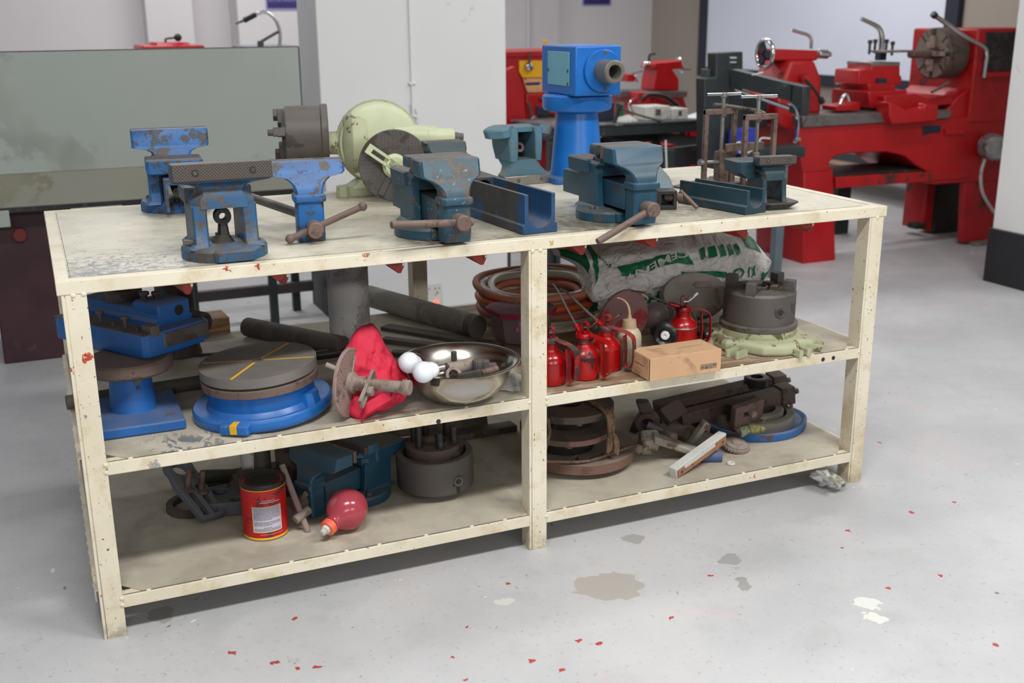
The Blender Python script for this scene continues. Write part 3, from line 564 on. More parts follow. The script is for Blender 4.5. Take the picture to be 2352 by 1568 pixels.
# H : upside-down body
t = thing('bench_vise', 'light blue vise body standing upside down on its jaws left of the blue post', 'vise', (1.378, .80, H), 4)
obj('jaw_plate', MB().box(-.080, .080, -.014, .0, .0, .028), STEEL, t, bev=.002)
for x in (-.034, .045): obj('jaw_screw', MB().cyl((x, -.0146, .014), (x, -.01, .014), .006, n=14), IRON2, t)
obj('body', MB().rects([(.0, -.080, .080, 0, .04), (.030, -.080, .080, 0, .04), (.038, -.066, .068, .0, .05), (.052, -.052, .054, .002, .07), (.068, -.050, .048, .004, .10), (.074, -.052, .048, .004, .11)], .1), LBLUE, t)
for a, b, ex in ((-.058, -.028, .004), (.030, .054, .0)): obj('side_wall', MB().rects([(.070, a+.006, b, .002, .11), (.11, a, b, -.004, .12), (.15, a-ex, b, -.004, .12), (.170, a-.004, b, -.002, .12)], .12), LBLUE, t)
obj('back_wall', MB().box(-.04, .04, .10, .112, .07, .165), BLK, t); obj('top_bridge', MB().rects([(.158, -.06, .058, .01, .12), (.172, -.062, .06, .008, .12)], .1), LBLUE, t)
obj('base_lug', MB().lathe([(0, 0)], 4) if 0 else MB(T(-.082, .03, .145, ry=-8)).rects([(0, -.034, .05, -.045, .05), (.022, -.038, .05, -.048, .052), (.028, -.034, .05, -.044, .05)], .38), LBLUE, t)
obj('base_lug', MB(T(.066, .03, .150, ry=12)).rects([(0, -.02, .022, -.04, .05), (.026, -.02, .026, -.04, .05)], .38), LBLUE, t)
obj('nut_ring', MB().at(T(0.004, .06, .105, rx=70)).lathe([(.008, -.008), (.016, -.008), (.016, .008), (.008, .008), (.008, -.008)], 18), RUST, t)
# K
t = thing('vise_jaw', 'pale blue loose vise jaw with a small handle bar, just right of the teal vise', 'vise jaw', (1.555, .30, H), -20)
obj('moving_jaw', MB().rects([(.0, -.028, .028, -.05, .06), (.05, -.028, .028, -.05, .07), (.075, -.045, .02, -.03, .07), (.10, -.062, .0, .0, .06)], .14), LBLUE, t)
m = MB(); m.M = T(0, -.05, 0, rx=90); m.plate([(-.026, .0), (.026, .0), (.026, .05), (-.026, .05)], [[(-.016, .01), (.016, .01), (.016, .04), (-.016, .04)]], 0, .05); obj('slide', m, BLK, t, bev=.0015)
hd = obj('screw_head', MB().cyl((.0, -.07, .03), (.045, -.095, .033), .012, n=18), RUST, t, bev=.002)
obj('handle_bar', MB().cyl((.036, -.09, .048), (.075, -.125, -.0 + .008), .0055, n=12), RUST, hd)
# N
t = thing('bench_vise', 'small dark teal vise body, knurled jaw plate near the right end of the bench', 'vise', (1.785, .125, H), -8, s=.70)
fixed_body(t, TEALD, .078, nut=False, zj=.198, base=False, bodyw=.05, open_w=.031)
obj('foot', MB().rects([(0, -.06, .06, -.07, .06), (.022, -.06, .1, -.085, .06), (.028, -.055, .095, -.08, .055)], .2), BLK, t)
obj('anvil_block', MB().rects([(.11, -.09, -.0, .02, .13), (.13, -.12, .0, .02, .15), (.172, -.125, .0, .02, .155), (.174, -.12, .0, .025, .15)], .1), TEALD, t)
# ---- U-shaped slide sleeves F and M
CHANB = mat('greyed_blue_channel', (24, 66, 106), (58, 58, 60), .48, 8, .45, dust=.25, var=.25)
def channel(name, lab, P, loc, rz, L, w, h, r):
    t = thing(name, lab, 'steel channel', loc, rz)
    arc = [(r*math.cos(a), r+.014+r*math.sin(a)) for a in [math.pi*(1+i/12) for i in range(13)]]
    pts = [(-w/2, 0), (w/2, 0), (w/2, h), (r, h)] + arc[::-1] + [(-r, h), (-w/2, h)]
    pts = [(-w/2-.006, 0), (w/2+.006, 0), (w/2+.006, .02), (w/2, .024), (w/2, h), (r, h)] + arc[::-1] + [(-r, h), (-w/2, h), (-w/2, .024), (-w/2-.006, .02)]
    obj('channel', MB().prof(pts, 0, L, 'y'), P, t, bev=.0012, ang=30)
channel('vise_slide', 'blue steel channel with a round bottomed groove lying between the two teal vises', CHANB, (1.078, .053, H), 4, .31, .082, .094, .031)
channel('vise_slide', 'short dark teal steel channel in front of the small vise near the right end', TEALD, (1.696, .055, H), 12, .25, .066, .062, .024)
# ================================================================ dividing head
t = thing('indexing_machine', 'pale green dividing head with dark chuck, dotted index plate and slotted crank', 'dividing head', (.925, .835, H), -13)
obj('base', MB().rects([(0, -.13, .11, -.06, .065), (.016, -.13, .11, -.06, .065), (.022, -.1, .1, -.05, .06), (.05, -.06, .08, -.04, .05)], .12), GREEN2, t)
for x in (-.115, .09): obj('clamp_ear', MB().rects([(0, x-.02, x+.02, -.075, -.03), (.03, x-.018, x+.018, -.07, -.03)], .25), GREEN2, t)
m = MB(); m.M = T(-.005, 0, .148, rx=90); R = .117
m.lathe([(0, -.062), (R-.02, -.062), (R-.006, -.056), (R, -.045), (R, .03), (R-.006, .045), (R-.02, .052), (0, .058)], 48); obj('housing', m, GREEN, t)
m = MB(); m.M = T(-.005, -.0, .148, rx=90); m.lathe([(R+.004, .0), (R+.005, .004), (R+.005, .018), (R+.004, .022), (R-.01, .022), (R-.01, 0), (R+.004, .0)], 48, 0, math.tau); obj('housing_rib', m, GREEN2, t)
m = MB(); m.M = T(-.06, 0, .148, ry=-90); m.lathe([(0, -.02), (.088, -.02), (.094, 0), (.094, .02), (.075, .042), (.05, .05), (.034, .056), (.032, .09), (0, .09)], 40); obj('spindle_bearing', m, GREEN2, t)
obj('pivot_bolt', MB().cyl((-.062, -.066, .142), (-.062, -.078, .142), .008, n=6), GREEN2, t, bev=.001)
ch = MB(); ch.M = T(-.147, 0, .178, ry=-90); ch.lathe([(0, 0), (.080, 0), (.082, .003), (.082, .018), (.078, .022), (.078, .03), (.0785, .118), (.076, .122), (.02, .122), (.02, .12), (0, .12)], 56); ch = obj('chuck', ch, IRON2, t, ang=30)
for a in (80, 200, 320):
    q = Matrix.Translation((-.147-.12, 0, .178)) @ Matrix.Rotation(math.radians(a), 4, 'X')
    j = MB(q); j.box(-.022, 0, -.012, .012, .03, .078).box(-.034, -.022, -.012, .012, .052, .078).box(-.012, 0, -.012, .012, .012, .03); obj('chuck_jaw', j, IRON2, ch, bev=.0012)
q = Matrix.Translation((-.147-.12, 0, .178)) @ Matrix.Rotation(math.radians(275), 4, 'X')
obj('clamped_pin', MB(q).cyl((-.004, 0, .02), (-.052, 0, .02), .010, n=8), IRON, ch, bev=.002)
ix = MB(); ic = (.026, -.188, .102); ix.M = T(*ic, rx=90)
ix = obj('index_plate', ix.lathe([(0, -.004), (.096, -.004), (.099, -.002), (.099, .004), (.097, .006), (0, .006)], 64), IRON2, t, ang=30)
ho = MB(); ho.M = T(*ic, rx=90)
for r in (.092, .085, .078, .071, .064, .057):
    n = int(r*560)
    for k in range(n):
        a = math.tau*k/n; ho.add([(r*math.cos(a)+.0011*math.cos(b), r*math.sin(a)+.0011*math.sin(b), .0063) for b in [math.tau*i/6 for i in range(6)]], [tuple(range(6))])
obj('index_holes', ho, BLK, ix)['kind'] = 'stuff'
obj('shaft_sleeve', MB().cyl((ic[0], -.182, ic[2]), (ic[0], -.05, ic[2]), .032, n=24), GREEN2, t)
hb = MB(); hb.M = T(*ic, rx=90); hb.lathe([(0, .005), (.034, .005), (.034, .016), (.026, .022), (.026, .034), (.0, .034)], 32); hub = obj('crank_hub', hb, GREEN, t)
cr = MB(); cr.M = T(ic[0], ic[1]-.026, ic[2], rx=90) @ Matrix.Rotation(math.radians(-36), 4, 'Z')
cr.plate([(-.092, -.014), (.062, -.014), (.075, -.010), (.075, .010), (.062, .014), (-.092, .014)], [[(-.076, -.006), (-.02, -.006), (-.02, .006), (-.076, .006)], [(.02, -.006), (.066, -.006), (.066, .006), (.02, .006)]], 0, .008); cr = obj('slotted_crank', cr, GREEN, t, bev=.001)
obj('crank_nut', MB().cyl((ic[0], ic[1]-.03, ic[2]), (ic[0], ic[1]-.048, ic[2]), .012, n=6), GREEN2, cr, bev=.001); obj('crank_stud', MB().cyl((ic[0], ic[1]-.045, ic[2]), (ic[0], ic[1]-.055, ic[2]), .006, n=14), IRON2, cr)
for a in (-118, -60):
    s_ = MB(); s_.M = T(ic[0], ic[1]-.008, ic[2], rx=90) @ Matrix.Rotation(math.radians(a), 4, 'Z'); s_.rects([(0, .012, .09, -.008, .008), (.003, .012, .09, -.008, .008)], .1); obj('sector_arm', s_, IRON2, ix, bev=.0008)
m = MB(); m.M = T(.075, -.035, .166, rx=0, ry=93, rz=8); m.lathe([(0, -.04), (.03, -.04), (.033, 0), (.033, .055), (.030, .06), (.030, .085), (.0, .086)], 36); m.M = T(.075, -.035, .166, rx=0, ry=93, rz=8); m.lathe([(0, .08), (.024, .08), (.025, .085), (.0245, .135), (.022, .14), (0, .14)], 32)
arm = obj('side_spindle_sleeve', m, GREEN, t, ang=30)
m = MB(); m.M = T(.075, -.035, .166, rx=0, ry=93, rz=8); m.lathe([(0, .14), (.013, .14), (.013, .156), (.011, .157), (.011, .17), (0, .17)], 12); obj('spindle_tip', m, IRON2, arm, ang=30)
obj('side_bracket', MB().rects([(.03, .10, .15, -.02, .02), (.14, .105, .145, -.015, .02)], .1), GREEN2, t)
# ================================================================ blue post with square head
FY = .70
xl, xr = 1.492, 1.647
zb, zt = 1.065, 1.211
cxp = (xl+xr)/2-.004
t = thing('tailstock_post', 'bright blue square head with a round bore on a tapered post on the bench', 'machine head', (cxp, .83, H))
x0, x1, z0, z1 = xl-cxp, xr-cxp, zb-H, zt-H
obj('foot_plate', MB().rects([(0, -.115, .09, -.09, .088), (.018, -.115, .09, -.09, .088)], .05), VIVID2, t, bev=.002)
obj('tapered_post', MB().lathe([(0, .016), (.086, .016), (.082, .03), (.066, z0-.062), (.064, z0-.05), (0, z0-.05)], 48), VIVID, t)
obj('collar', MB().lathe([(0, z0-.056), (.074, z0-.056), (.104, z0-.048), (.108, z0-.04), (.108, z0-.006), (.10, z0), (0, z0)], 48), VIVID, t, ang=30)
obj('head', MB().box(x0, x1, FY-.83, FY-.83+.235, z0, z1), VIVID, t, bev=.006, seg=3)
b = obj('nameplate', MB().box(x0-.003, x0, -.095, .055, z0+.028, z1-.018), mat('sky_blue_plate', (116, 176, 196), (70, 96, 110), .035, 34, .5, var=.05), t, bev=.0015)
for y, z in ((-.088, z0+.035), (-.088, (z0+z1)/2), (.048, (z0+z1)/2)): obj('plate_rivet', MB().cyl((x0-.005, y, z), (x0-.002, y, z), .005, n=12), IRON2, b)
c = ((x0+x1)/2+.012, FY-.83, (z0+z1)/2+.0)
f = MB(); f.M = T(*c, rx=90); f = obj('flange', f.lathe([(0, 0), (.062, 0), (.062, .010), (.060, .012), (0, .012)], 48), VIVID, t, ang=30)
for z in (-.052, .052): obj('flange_screw', MB().cyl((c[0]+.004, c[1]-.0125, c[2]+z), (c[0]+.004, c[1]-.008, c[2]+z), .006, n=14), IRON2, f)
f = MB(); f.M = T(*c, rx=90); f.lathe([(.020, .08), (.021, .083), (.030, .083), (.034, .079), (.034, .012), (.036, .01), (.020, .01), (.0198, .06), (.020, .08)], 40); obj('bore_sleeve', f, mat('rubbed_bore_steel', (120, 116, 108), (20, 84, 170), .25, 10, .4, metal=.3, m2=0), t, ang=40)
f = MB(); f.M = T(*c, rx=90); f.lathe([(0, .03), (.0205, .03), (.0205, .031), (0, .031)], 24); obj('bore_bottom', f, BLK, t)
# ================================================================ pipe puller frames
t = thing('puller_press', 'rusty double screw puller with two upright frames and silver T handles', 'puller', (0, 0, 0))
obj('base_plate', MB().prof([(1.742,.54,.803)[:2], (1.805,.236,.803)[:2], (2.054,.416,.803)[:2], (2.001,.685,.803)[:2]], .8005, .8055, 'z'), IRON2, t, bev=.001)
def frame(xa, xb, y, zt, w=.013):
    f = MB(); f.box(xa, xa+w, y-.008, y+.008, .806, zt).box(xb-w, xb, y-.008, y+.008, .806, zt).box(xa, xb, y-.009, y+.009, zt-.016, zt); return obj('upright_frame', f, RUST, t, bev=.0025)
fa = frame(1.785, 1.896, .45, 1.034)
fb = frame(1.86, 1.972, .36, 1.023)
for f, px, y, pz, L in ((fa, 1659, .45, 216, .058), (fb, 1739, .36, 221, .062)):
    x = 1.849 if px == 1659 else 1.907
    zt = 1.076 if px == 1659 else 1.073
    ft = 1.034 if px == 1659 else 1.023
    obj('screw_spindle', MB().cyl((x, y, .90), (x, y, zt), .0055, n=12), STEEL, t)
    obj('t_handle', MB().cyl((x-L, y, zt), (x+L, y, zt-.001), .0042, n=12), CHROME, t)
    obj('handle_boss', MB().cyl((x, y, zt-.01), (x, y, zt+.004), .009, n=14), STEEL, t, bev=.002)
    obj('screw_nut', MB().cyl((x, y, ft-.022), (x, y, ft+.006), .012, n=6), RUST, t, bev=.002)
    obj('lower_nut', MB().cyl((x, y, .895), (x, y, .915), .011, n=6), RUST, t, bev=.002)
    obj('pusher', MB().cyl((x, y, .868), (x, y, .895), .007, .009, n=12), RUST, t)
x = 1.879
obj('cross_arm', MB().box(1.833, 1.964, .40, .412, .915, .938), RUST, t, bev=.002)
obj('center_block', MB().box(1.841, 1.872, .44, .475, .81, .91).box(1.877, 1.892, .44, .47, .81, .895), RUST, t, bev=.002)
obj('link_rod', MB().tube([(1.816,.45,1.047), (1.862,.45,1.042), (1.919,.38,1.03), (1.932,.36,1.022)], .0055, sm=4), IRON, t)
obj('channel_foot', MB().box(1.796, 1.926, .375, .40, .806, .828), RUSTD, t, bev=.002)
obj('side_bolt', MB().cyl((1.774,.45,.882), (1.84,.45,.88), .006, n=10).cyl((1.774,.45,.882), (1.786,.45,.881), .010, n=10), STEEL, t)
for p in ((1.799,.42,.836), (1.892,.36,.815)):
    obj('stud', MB().cyl((p[0], p[1], .806), (p[0], p[1], .845), .006, n=10).cyl((p[0], p[1], .815), (p[0], p[1], .825), .010, n=6).cyl((p[0], p[1], .828), (p[0], p[1], .836), .009, n=6), STEEL, t)

# ================================================================ middle shelf, left bay
Z = ZM+.0028
t = thing('swivel_vise', 'blue machine vise on swivel disc and tapered post, left end of the middle shelf', 'machine vise', (.135, .262, Z))
obj('foot_plate', MB().box(-.112, .100, -.133, .105, 0, .024), VIVID2, t, bev=.004)
for x, y in ((.073, -.085), (.070, .078)): obj('bolt_hole', MB().cyl((x, y, .0235), (x, y, .0246), .010, n=20), IRON2, t)
obj('tapered_post', MB().lathe([(0, .024), (.053, .024), (.052, .028), (.045, .118), (0, .118)], 44), VIVID2, t, ang=30)
obj('set_screw', MB().cyl((.012, -.05, .10), (.012, -.038, .10), .008, n=14).cyl((.012, -.052, .084), (.012, -.04, .084), .004, n=10), IRON2, t)
obj('swivel_disc', MB().lathe([(0, .116), (.092, .116), (.098, .122), (.098, .142), (.09, .147), (0, .147)], 56), RUST, t, ang=30)
# slab frame: local x across, local y along
q = T(.035, -.062, 0, rz=33)
obj('swivel_body', MB(q).rects([(.140, .01, .15, .02, .30), (.155, .0, .17, .004, .325)], .2), VIVID2, t)
sl = obj('slide_bed', MB(q).rects([(.153, 0, .178, 0, .33), (.158, -.002, .18, -.002, .332), (.203, -.002, .18, -.002, .332), (.206, .0, .178, .0, .33)], .06), VIVID2, t)
obj('guide_rail', MB(q).box(-.001, .058, .0, .33, .205, .2065), IRON, t, bev=.0006)
obj('guide_notch', MB(q).rects([(.20, .018, .042, -.004, .03), (.224, .018, .042, -.004, .03)], .05), IRON2, t, bev=.001)
obj('bed_front', MB(q).rects([(.168, .05, .18, -.006, .02), (.200, .05, .178, -.006, .02)], .15), IRON2, t)
cr = obj('carriage', MB(q).rects([(.205, .062, .175, .04, .33), (.215, .062, .175, .04, .33), (.222, .072, .165, .04, .33), (.236, .075, .16, .04, .33), (.238, .078, .157, .045, .33)], .04), VIVID2, t)
b = obj('clamp_block', MB(q).rects([(.204, .074, .166, .036, .13), (.252, .074, .166, .036, .13), (.256, .078, .162, .04, .126)], .05), VIVID2, t)
mm = MB(q @ T(.132, .0345, .233, rx=-90)); obj('block_bore', mm.cyl((0, 0, 0), (0, 0, .003), .0125, n=24), BLK, b)
for x, y in ((.115, .09), (.098, .112)): obj('cap_bolt', MB(q).cyl((x, y, .255), (x, y, .266), .007, n=12).cyl((x, y, .266), (x, y, .274), .0115, n=16), IRON2, b, bev=.001)
cup = MB(q @ T(.118, .215, .238)); obj('round_cup', cup.lathe([(.034, 0), (.043, 0), (.043, .022), (.034, .026), (.033, .004), (.034, 0)], 36).cyl((0, 0, .001), (0, 0, .004), .035), IRON2, t, ang=30)
for y in (.10, .19): obj('guide_bolt', MB(q).cyl((.028, y, .2065), (.028, y, .226), .0048, n=12).cyl((.028, y, .226), (.028, y, .232), .009, n=12), IRON2, t)
for y in (.055, .14, .23): obj('guide_nut', MB(q).cyl((.024, y, .2065), (.024, y, .212), .0065, n=6), IRON2, t)
obj('end_bearing', MB(q).rects([(.150, .168, .215, .02, .12), (.195, .166, .218, .02, .12), (.212, .166, .205, .04, .12)], .3), BLUEGREY, t)
ee = MB(q @ T(.19, .03, .19, rx=-90)); obj('end_ring', ee.lathe([(.016, -.008), (.026, -.008), (.026, .03), (.016, .03), (.016, -.008)], 28), BLK, t)
# rotary table
t = thing('rotary_table', 'blue based round rotary table with a grooved grey top and yellow painted slots', 'rotary table', (.418, .172, Z+.012), 0, rx=.6, ry=-3.2)
R = .134
out = [((R+.022)*math.cos(a)*(1+.05*math.cos(2*a-.6)), (R+.022)*math.sin(a)*(1+.02*math.cos(2*a))) for a in [math.tau*i/56 for i in range(56)]]
fl = MB().loft([[(x*.98, y*.98, -.004) for x, y in out], [(x, y, .002) for x, y in out], [(x, y, .018) for x, y in out], [(x*.975, y*.975, .023) for x, y in out], [(x*.9, y*.9, .019) for x, y in out]])
obj('flange_foot', fl, BLUE3, t)
obj('table_body', MB().lathe([(0, .015), (R-.002, .015), (R-.006, .022), (R-.012, .03), (R-.012, .058), (R-.008, .066), (0, .066)], 64), BLUE3, t, ang=30)
for a, L in ((236, .024), (40, .022), (128, .02)):
    qq = T(0, 0, 0, rz=a)
    m = MB(qq); m.rects([(.0, R-.005, R+L+.012, -.034, .034), (.017, R-.005, R+L+.012, -.034, .034), (.022, R-.005, R+L+.006, -.030, .030)], .12); lug = obj('clamp_lug', m, BLUE3, t)
    obj('lug_slot', MB(qq).box(R+L-.012, R+L+.0135, -.008, .008, .001, .0228), YELLOW, lug, bev=.001)
obj('side_boss', MB(T(0, 0, 0, rz=-42)).rects([(.012, R-.03, R+.014, -.028, .028), (.048, R-.03, R+.006, -.022, .022)], .3), BLUE3, t)
obj('lower_ring', MB().lathe([(0, .066), (R-.006, .066), (R, .069), (R, .085), (R-.004, .087), (0, .087)], 64), STEEL if 0 else RUST, t, ang=30)
top = MB()
sl = []
for a in (232, 338, 44, 158):
    r = math.radians(a); c, s = math.cos(r), math.sin(r)
    sl.append([(x*c-y*s, x*s+y*c) for x, y in ((.014, -.0042), (R-.004, -.0042), (R-.004, .0042), (.014, .0042))])
top.plate(circ(R, 72), sl+[circ(.008, 20)], .0985, .116); top.lathe([(0, .091), (R-.004, .091), (R, .094), (R, .0985), (0, .0985)], 72)
GR = NT('turned_table_face'); gv = GR.vec(rnd=False); gd = GR.N('VectorMath', {0: gv, 1: (0, 0, .1)}, operation='DISTANCE').outputs['Value']; gs = GR.math('SINE', GR.math('MULTIPLY', gd, 1100.))
GR.L(GR.mix(GR.noise(gv, 9, 5), lin((96, 92, 88)), lin((138, 132, 126))), GR.p.inputs['Base Color']); GR.p.inputs['Roughness'].default_value = .6; GR.p.inputs['Metallic'].default_value = .25
GR.L(GR.N('Bump', {'Height': gs, 'Strength': .35, 'Distance': .0008}).outputs[0], GR.p.inputs['Normal'])
top = obj('table_top', top, GR.m, t, ang=30)
for a in (232, 338, 44, 158): obj('slot_paint', MB(T(rz=a)).box(.014, R-.0045, -.0041, .0041, .0982, .1150), YELLOW, top)
# dividing plate lying on its rim
t = thing('index_plate_spindle', 'dusty perforated disc standing on its rim with a shaft, beside the red bag', 'index plate', (.594, .058, Z+.0815), 0)
q = T(rz=-39) @ Matrix.Rotation(math.radians(90), 4, 'Y')     # local z -> out to the right/front
pl = obj('perforated_disc', MB(q).lathe([(0, -.004), (.079, -.004), (.081, -.002), (.081, .003), (.079, .005), (0, .005)], 64), PINKD, t, ang=30)
ho = MB(q)
for r in (.074, .067, .060, .053, .046, .039):
    n = int(r*520)
    for k in range(n):
        a = math.tau*k/n+r*40; ho.add([(r*math.cos(a)+.0012*math.cos(b), r*math.sin(a)+.0012*math.sin(b), .0053) for b in [math.tau*i/6 for i in range(6)]], [tuple(range(6))])
obj('index_holes', ho, mat('hole_shadow_rust', (70, 50, 44), None, rough=.9), pl)['kind'] = 'stuff'
obj('shaft', MB(q).lathe([(0, .005), (.025, .005), (.025, .015), (.017, .018), (.017, .04), (.012, .042), (.012, .06), (.0135, .062), (.0135, .110), (.0125, .111), (.0135, .112), (.0135, .132), (.0175, .134), (.0175, .150), (.016, .152), (0, .152)], 32), DUSTY, t, ang=30)
m = MB(q @ T(0, 0, .048, rz=-60)); m.plate([(-.035, -.013), (.062, -.013), (.062, .013), (-.035, .013)], [[(.012, -.006), (.054, -.006), (.054, .006), (.012, .006)]], 0, .008); sb = obj('slotted_bar', m, DUSTY, t, bev=.001)
m = MB(q @ T(0, 0, .056, rz=-60)); obj('clamp_nut', m.cyl((.02, .0, 0), (.02, .0, .012), .012, n=6), DUSTY, sb, bev=.001)
obj('sector_finger', MB(q @ T(0, 0, .006, rz=150)).rects([(0, .018, .062, -.006, .006), (.004, .018, .062, -.006, .006)], .2), DUSTY, pl)
obj('index_pin', MB(q).cyl((-.05, -.055, -.003), (-.06, -.06, -.025), .006, n=10), DUSTY, pl)
# crumpled things
def crumple(cols, th, amp, fr, seed, nu=64, nv=26, ridge=1., edge=.3):
    """closed, flattened and creased bag: cols = [(top xyz, bottom xyz)] along its length"""
    A = smoothpath([c[0] for c in cols], 12); Bm = smoothpath([c[1] for c in cols], 12); n = len(A)-1; off = Vector((seed*3.1, seed*1.7, seed))
    def S(u, v, side):
        f = u*n; i = min(int(f), n-1); k = f-i; a = A[i].lerp(A[i+1], k); b = Bm[i].lerp(Bm[i+1], k); p = a.lerp(b, v)
        en = (math.sin(math.pi*min(max(v, 0), 1))**.6)*(min(1, min(u, 1-u)*8)**.5)
        q = p*fr+off; d = mnoise.noise(q*Vector((1, 1, 1)))+.5*(1-2*abs(mnoise.noise(q*2.3+Vector((9, 0, 0)))))*ridge+.3*(1-2*abs(mnoise.noise(q*5.+Vector((0, 5, 0)))))*ridge
        w = mnoise.noise_vector(q*1.3+Vector((3, 3, 3)))
        return p+Vector((w.x*amp*.5, -side*th*en*.5-d*amp*(en if side > 0 else .6*en)-amp*.3*d*edge, w.z*amp*.7))
    return S
def crumple_mb(S, nu, nv):
    vs = [S(i/nu, j/nv, s) if 0 < j < nv and 0 < i < nu else (S(i/nu, j/nv, 1)+S(i/nu, j/nv, -1))/2 for s in (1, -1) for i in range(nu+1) for j in range(nv+1)]
    fs = []; m = (nu+1)*(nv+1)
    for i in range(nu):
        for j in range(nv):
            a = i*(nv+1)+j; b = a+nv+1; fs += [(a, a+1, b+1, b), (m+a, m+b, m+b+1, m+a+1)]
    return MB().add(vs, fs)
S1 = crumple([((.607,.13,.552), (.588,.05,.413)), ((.634,.14,.583), (.597,.04,.41)), ((.683,.15,.604), (.618,.03,.407)), ((.71,.14,.547), (.669,.04,.416)), ((.738,.13,.502), (.72,.05,.436)), ((.75,.12,.482), (.752,.08,.449))], .05, .018, 16, 2)
t = thing('red_cloth_bag', 'crumpled red nonwoven fabric bag with ink smudges behind the perforated disc', 'bag')
obj('bag', crumple_mb(S1, 60, 30), CLOTH, t, ang=180)
obj('bag_handle', MB().ribbon([(.723,.02,.483), (.685,0,.473), (.644,-.005,.458), (.617,-.005,.445), (.607,.012,.416)], .026, .0015, (.1, .25, 1), sm=6), CLOTH, t)
# steel bowl
BC = (.872, .072, Z+.001)
t = thing('steel_bowl', 'wide shiny stainless steel bowl of tool bits at the front of the middle shelf', 'bowl', BC, s=1.07)
prof = [(0, .0), (.055, .0), (.066, .004), (.092, .022), (.112, .050), (.121, .080), (.1215, .086), (.136, .0885), (.138, .0865), (.1365, .0845), (.124, .082)]
prof = [(0, .0), (.055, .0), (.066, .004), (.092, .022), (.112, .050), (.121, .080), (.136, .0865), (.1385, .089), (.136, .0905), (.120, .086), (.1105, .051), (.090, .024), (.065, .0065), (.054, .0025), (0, .0025)]
obj('bowl', MB().lathe(prof, 96), BOWL, t, ang=60)
def bulb(p, d, lab):
    t = thing('light_bulb', lab, 'light bulb', p, s=.86); u = Vector(d).normalized()
    q = u.to_track_quat('Z', 'Y').to_matrix().to_4x4()
    m = MB(q); pr = [(0, .0)]+[(.029*math.sin(a), .029-.029*math.cos(a)) for a in [math.pi*i/16 for i in range(1, 10)]]+[(.0255, .044), (.0225, .052)]
    obj('globe', m.lathe(pr+[(0, .052)], 36), BULBM, t, ang=60)
    m = MB(q); n = 40; rg = []
    for r, z in ((.0225, .051), (.0215, .058), (.017, .066), (.0135, .07)): rg.append([((r+(.0008 if k % 2 else 0))*math.cos(math.tau*k/n), (r+(.0008 if k % 2 else 0))*math.sin(math.tau*k/n), z) for k in range(n)])
    obj('ribbed_collar', m.loft(rg), WHITE, t); obj('bayonet_cap', MB(q).lathe([(0, .069), (.011, .069), (.011, .09), (.008, .093), (0, .093)], 24).cyl((-.013, 0, .083), (.013, 0, .083), .0018, n=8), STEEL, t)
bulb((.716,.03,.534), (.8, .45, -.35), 'white light bulb at the bowl edge, the upper one, its cap hidden')
bulb((.726,-.02,.516), (1, .12, .05), 'white light bulb lying lower in the steel bowl with its metal cap pointing right')
t = thing('aluminium_comb', 'bright ribbed aluminium strip leaning in the steel bowl beside the lower bulb', 'metal part', (.866,-.01,.485), 8, rx=14)
m = MB()
for i in range(13): m.box(-.031+i*.0048, -.0282+i*.0048, -.003, .003, -.014, .016)
obj('ribs', m.box(-.031, .0298, .0, .004, -.016, .016), BOWL2, t)
def bits(nm, lab, cat, p, rz, f, m, rx=0, ry=0):
    t = thing(nm, lab, cat, p, rz, rx=rx, ry=ry)
    for n, mb, mm in f(): obj(n, mb, mm, t, bev=.001)
bits('boring_head', 'dusty grey two-holed steel holder in the middle of the bowl', 'tool part', (.86,.04,.496), 10, lambda: [('body', MB().cyl((-.03, 0, 0), (.04, 0, .004), .016, n=20), DUSTY), ('collar', MB().cyl((-.034, 0, 0), (-.018, 0, 0), .019, n=20), DUSTY), ('bore', MB().cyl((-.0355, 0, 0), (-.033, 0, 0), .009, n=16), BLK)], DUSTY)
bits('square_tool_bit', 'square tool steel bit standing up out of the bowl', 'tool bit', (.862,.08,.491), 5, lambda: [('shank', MB().box(-.006, .006, -.005, .005, -.045, .035), IRON2)], IRON)
bits('hex_key', 'black curved wire handle hooked over the bowl edge behind the bulbs', 'wire', (0, 0, 0), 0, lambda: [('wire', MB().tube([(.752,.06,.54), (.767,.06,.535), (.78,.06,.519), (.788,.06,.503)], .003, sm=4), BLKR)], BLK)
bits('rust_pin', 'reddish brown round pin lying in the right of the bowl', 'pin', (.922,0,.491), 15, lambda: [('pin', MB().cyl((-.025, 0, 0), (.022, 0, .002), .0085, n=14), RUST)], RUST)
bits('clamp_block', 'dark notched steel clamp piece lying at the back right of the bowl', 'tool part', (.936,.07,.484), -20, lambda: [('block', MB().prof([(-.03, -.012), (.03, -.012), (.03, .004), (.012, .004), (.012, .012), (-.006, .012), (-.006, .004), (-.03, .004)], -.01, .01, 'y'), IRON2)], IRON)
bits('gear_pinion', 'small toothed pinion on the ribbed strip in the bowl', 'gear', (.9,.02,.504), 0, lambda: [('pinion', MB().loft([[((.012+(.002 if k % 2 else 0))*math.cos(math.tau*k/24), (.012+(.002 if k % 2 else 0))*math.sin(math.tau*k/24), z) for k in range(24)] for z in (-.01, .012)]), IRON2)], IRON)
bits('dark_plate_bit', 'dark flat steel scrap under the two bulbs in the bowl', 'tool part', (.802,0,.491), 30, lambda: [('scrap', MB().rects([(-.012, -.03, .03, -.01, .012), (.004, -.03, .03, -.01, .012)], .1), RUSTD)], IRON)
bits('round_collar', 'dusty ring collar lying at the bottom of the bowl behind the comb', 'tool part', (.829,0,.493), 0, lambda: [('ring', MB(T(rx=60)).lathe([(.012, -.008), (.02, -.008), (.02, .008), (.012, .008), (.012, -.008)], 24), DUSTY)], IRON)
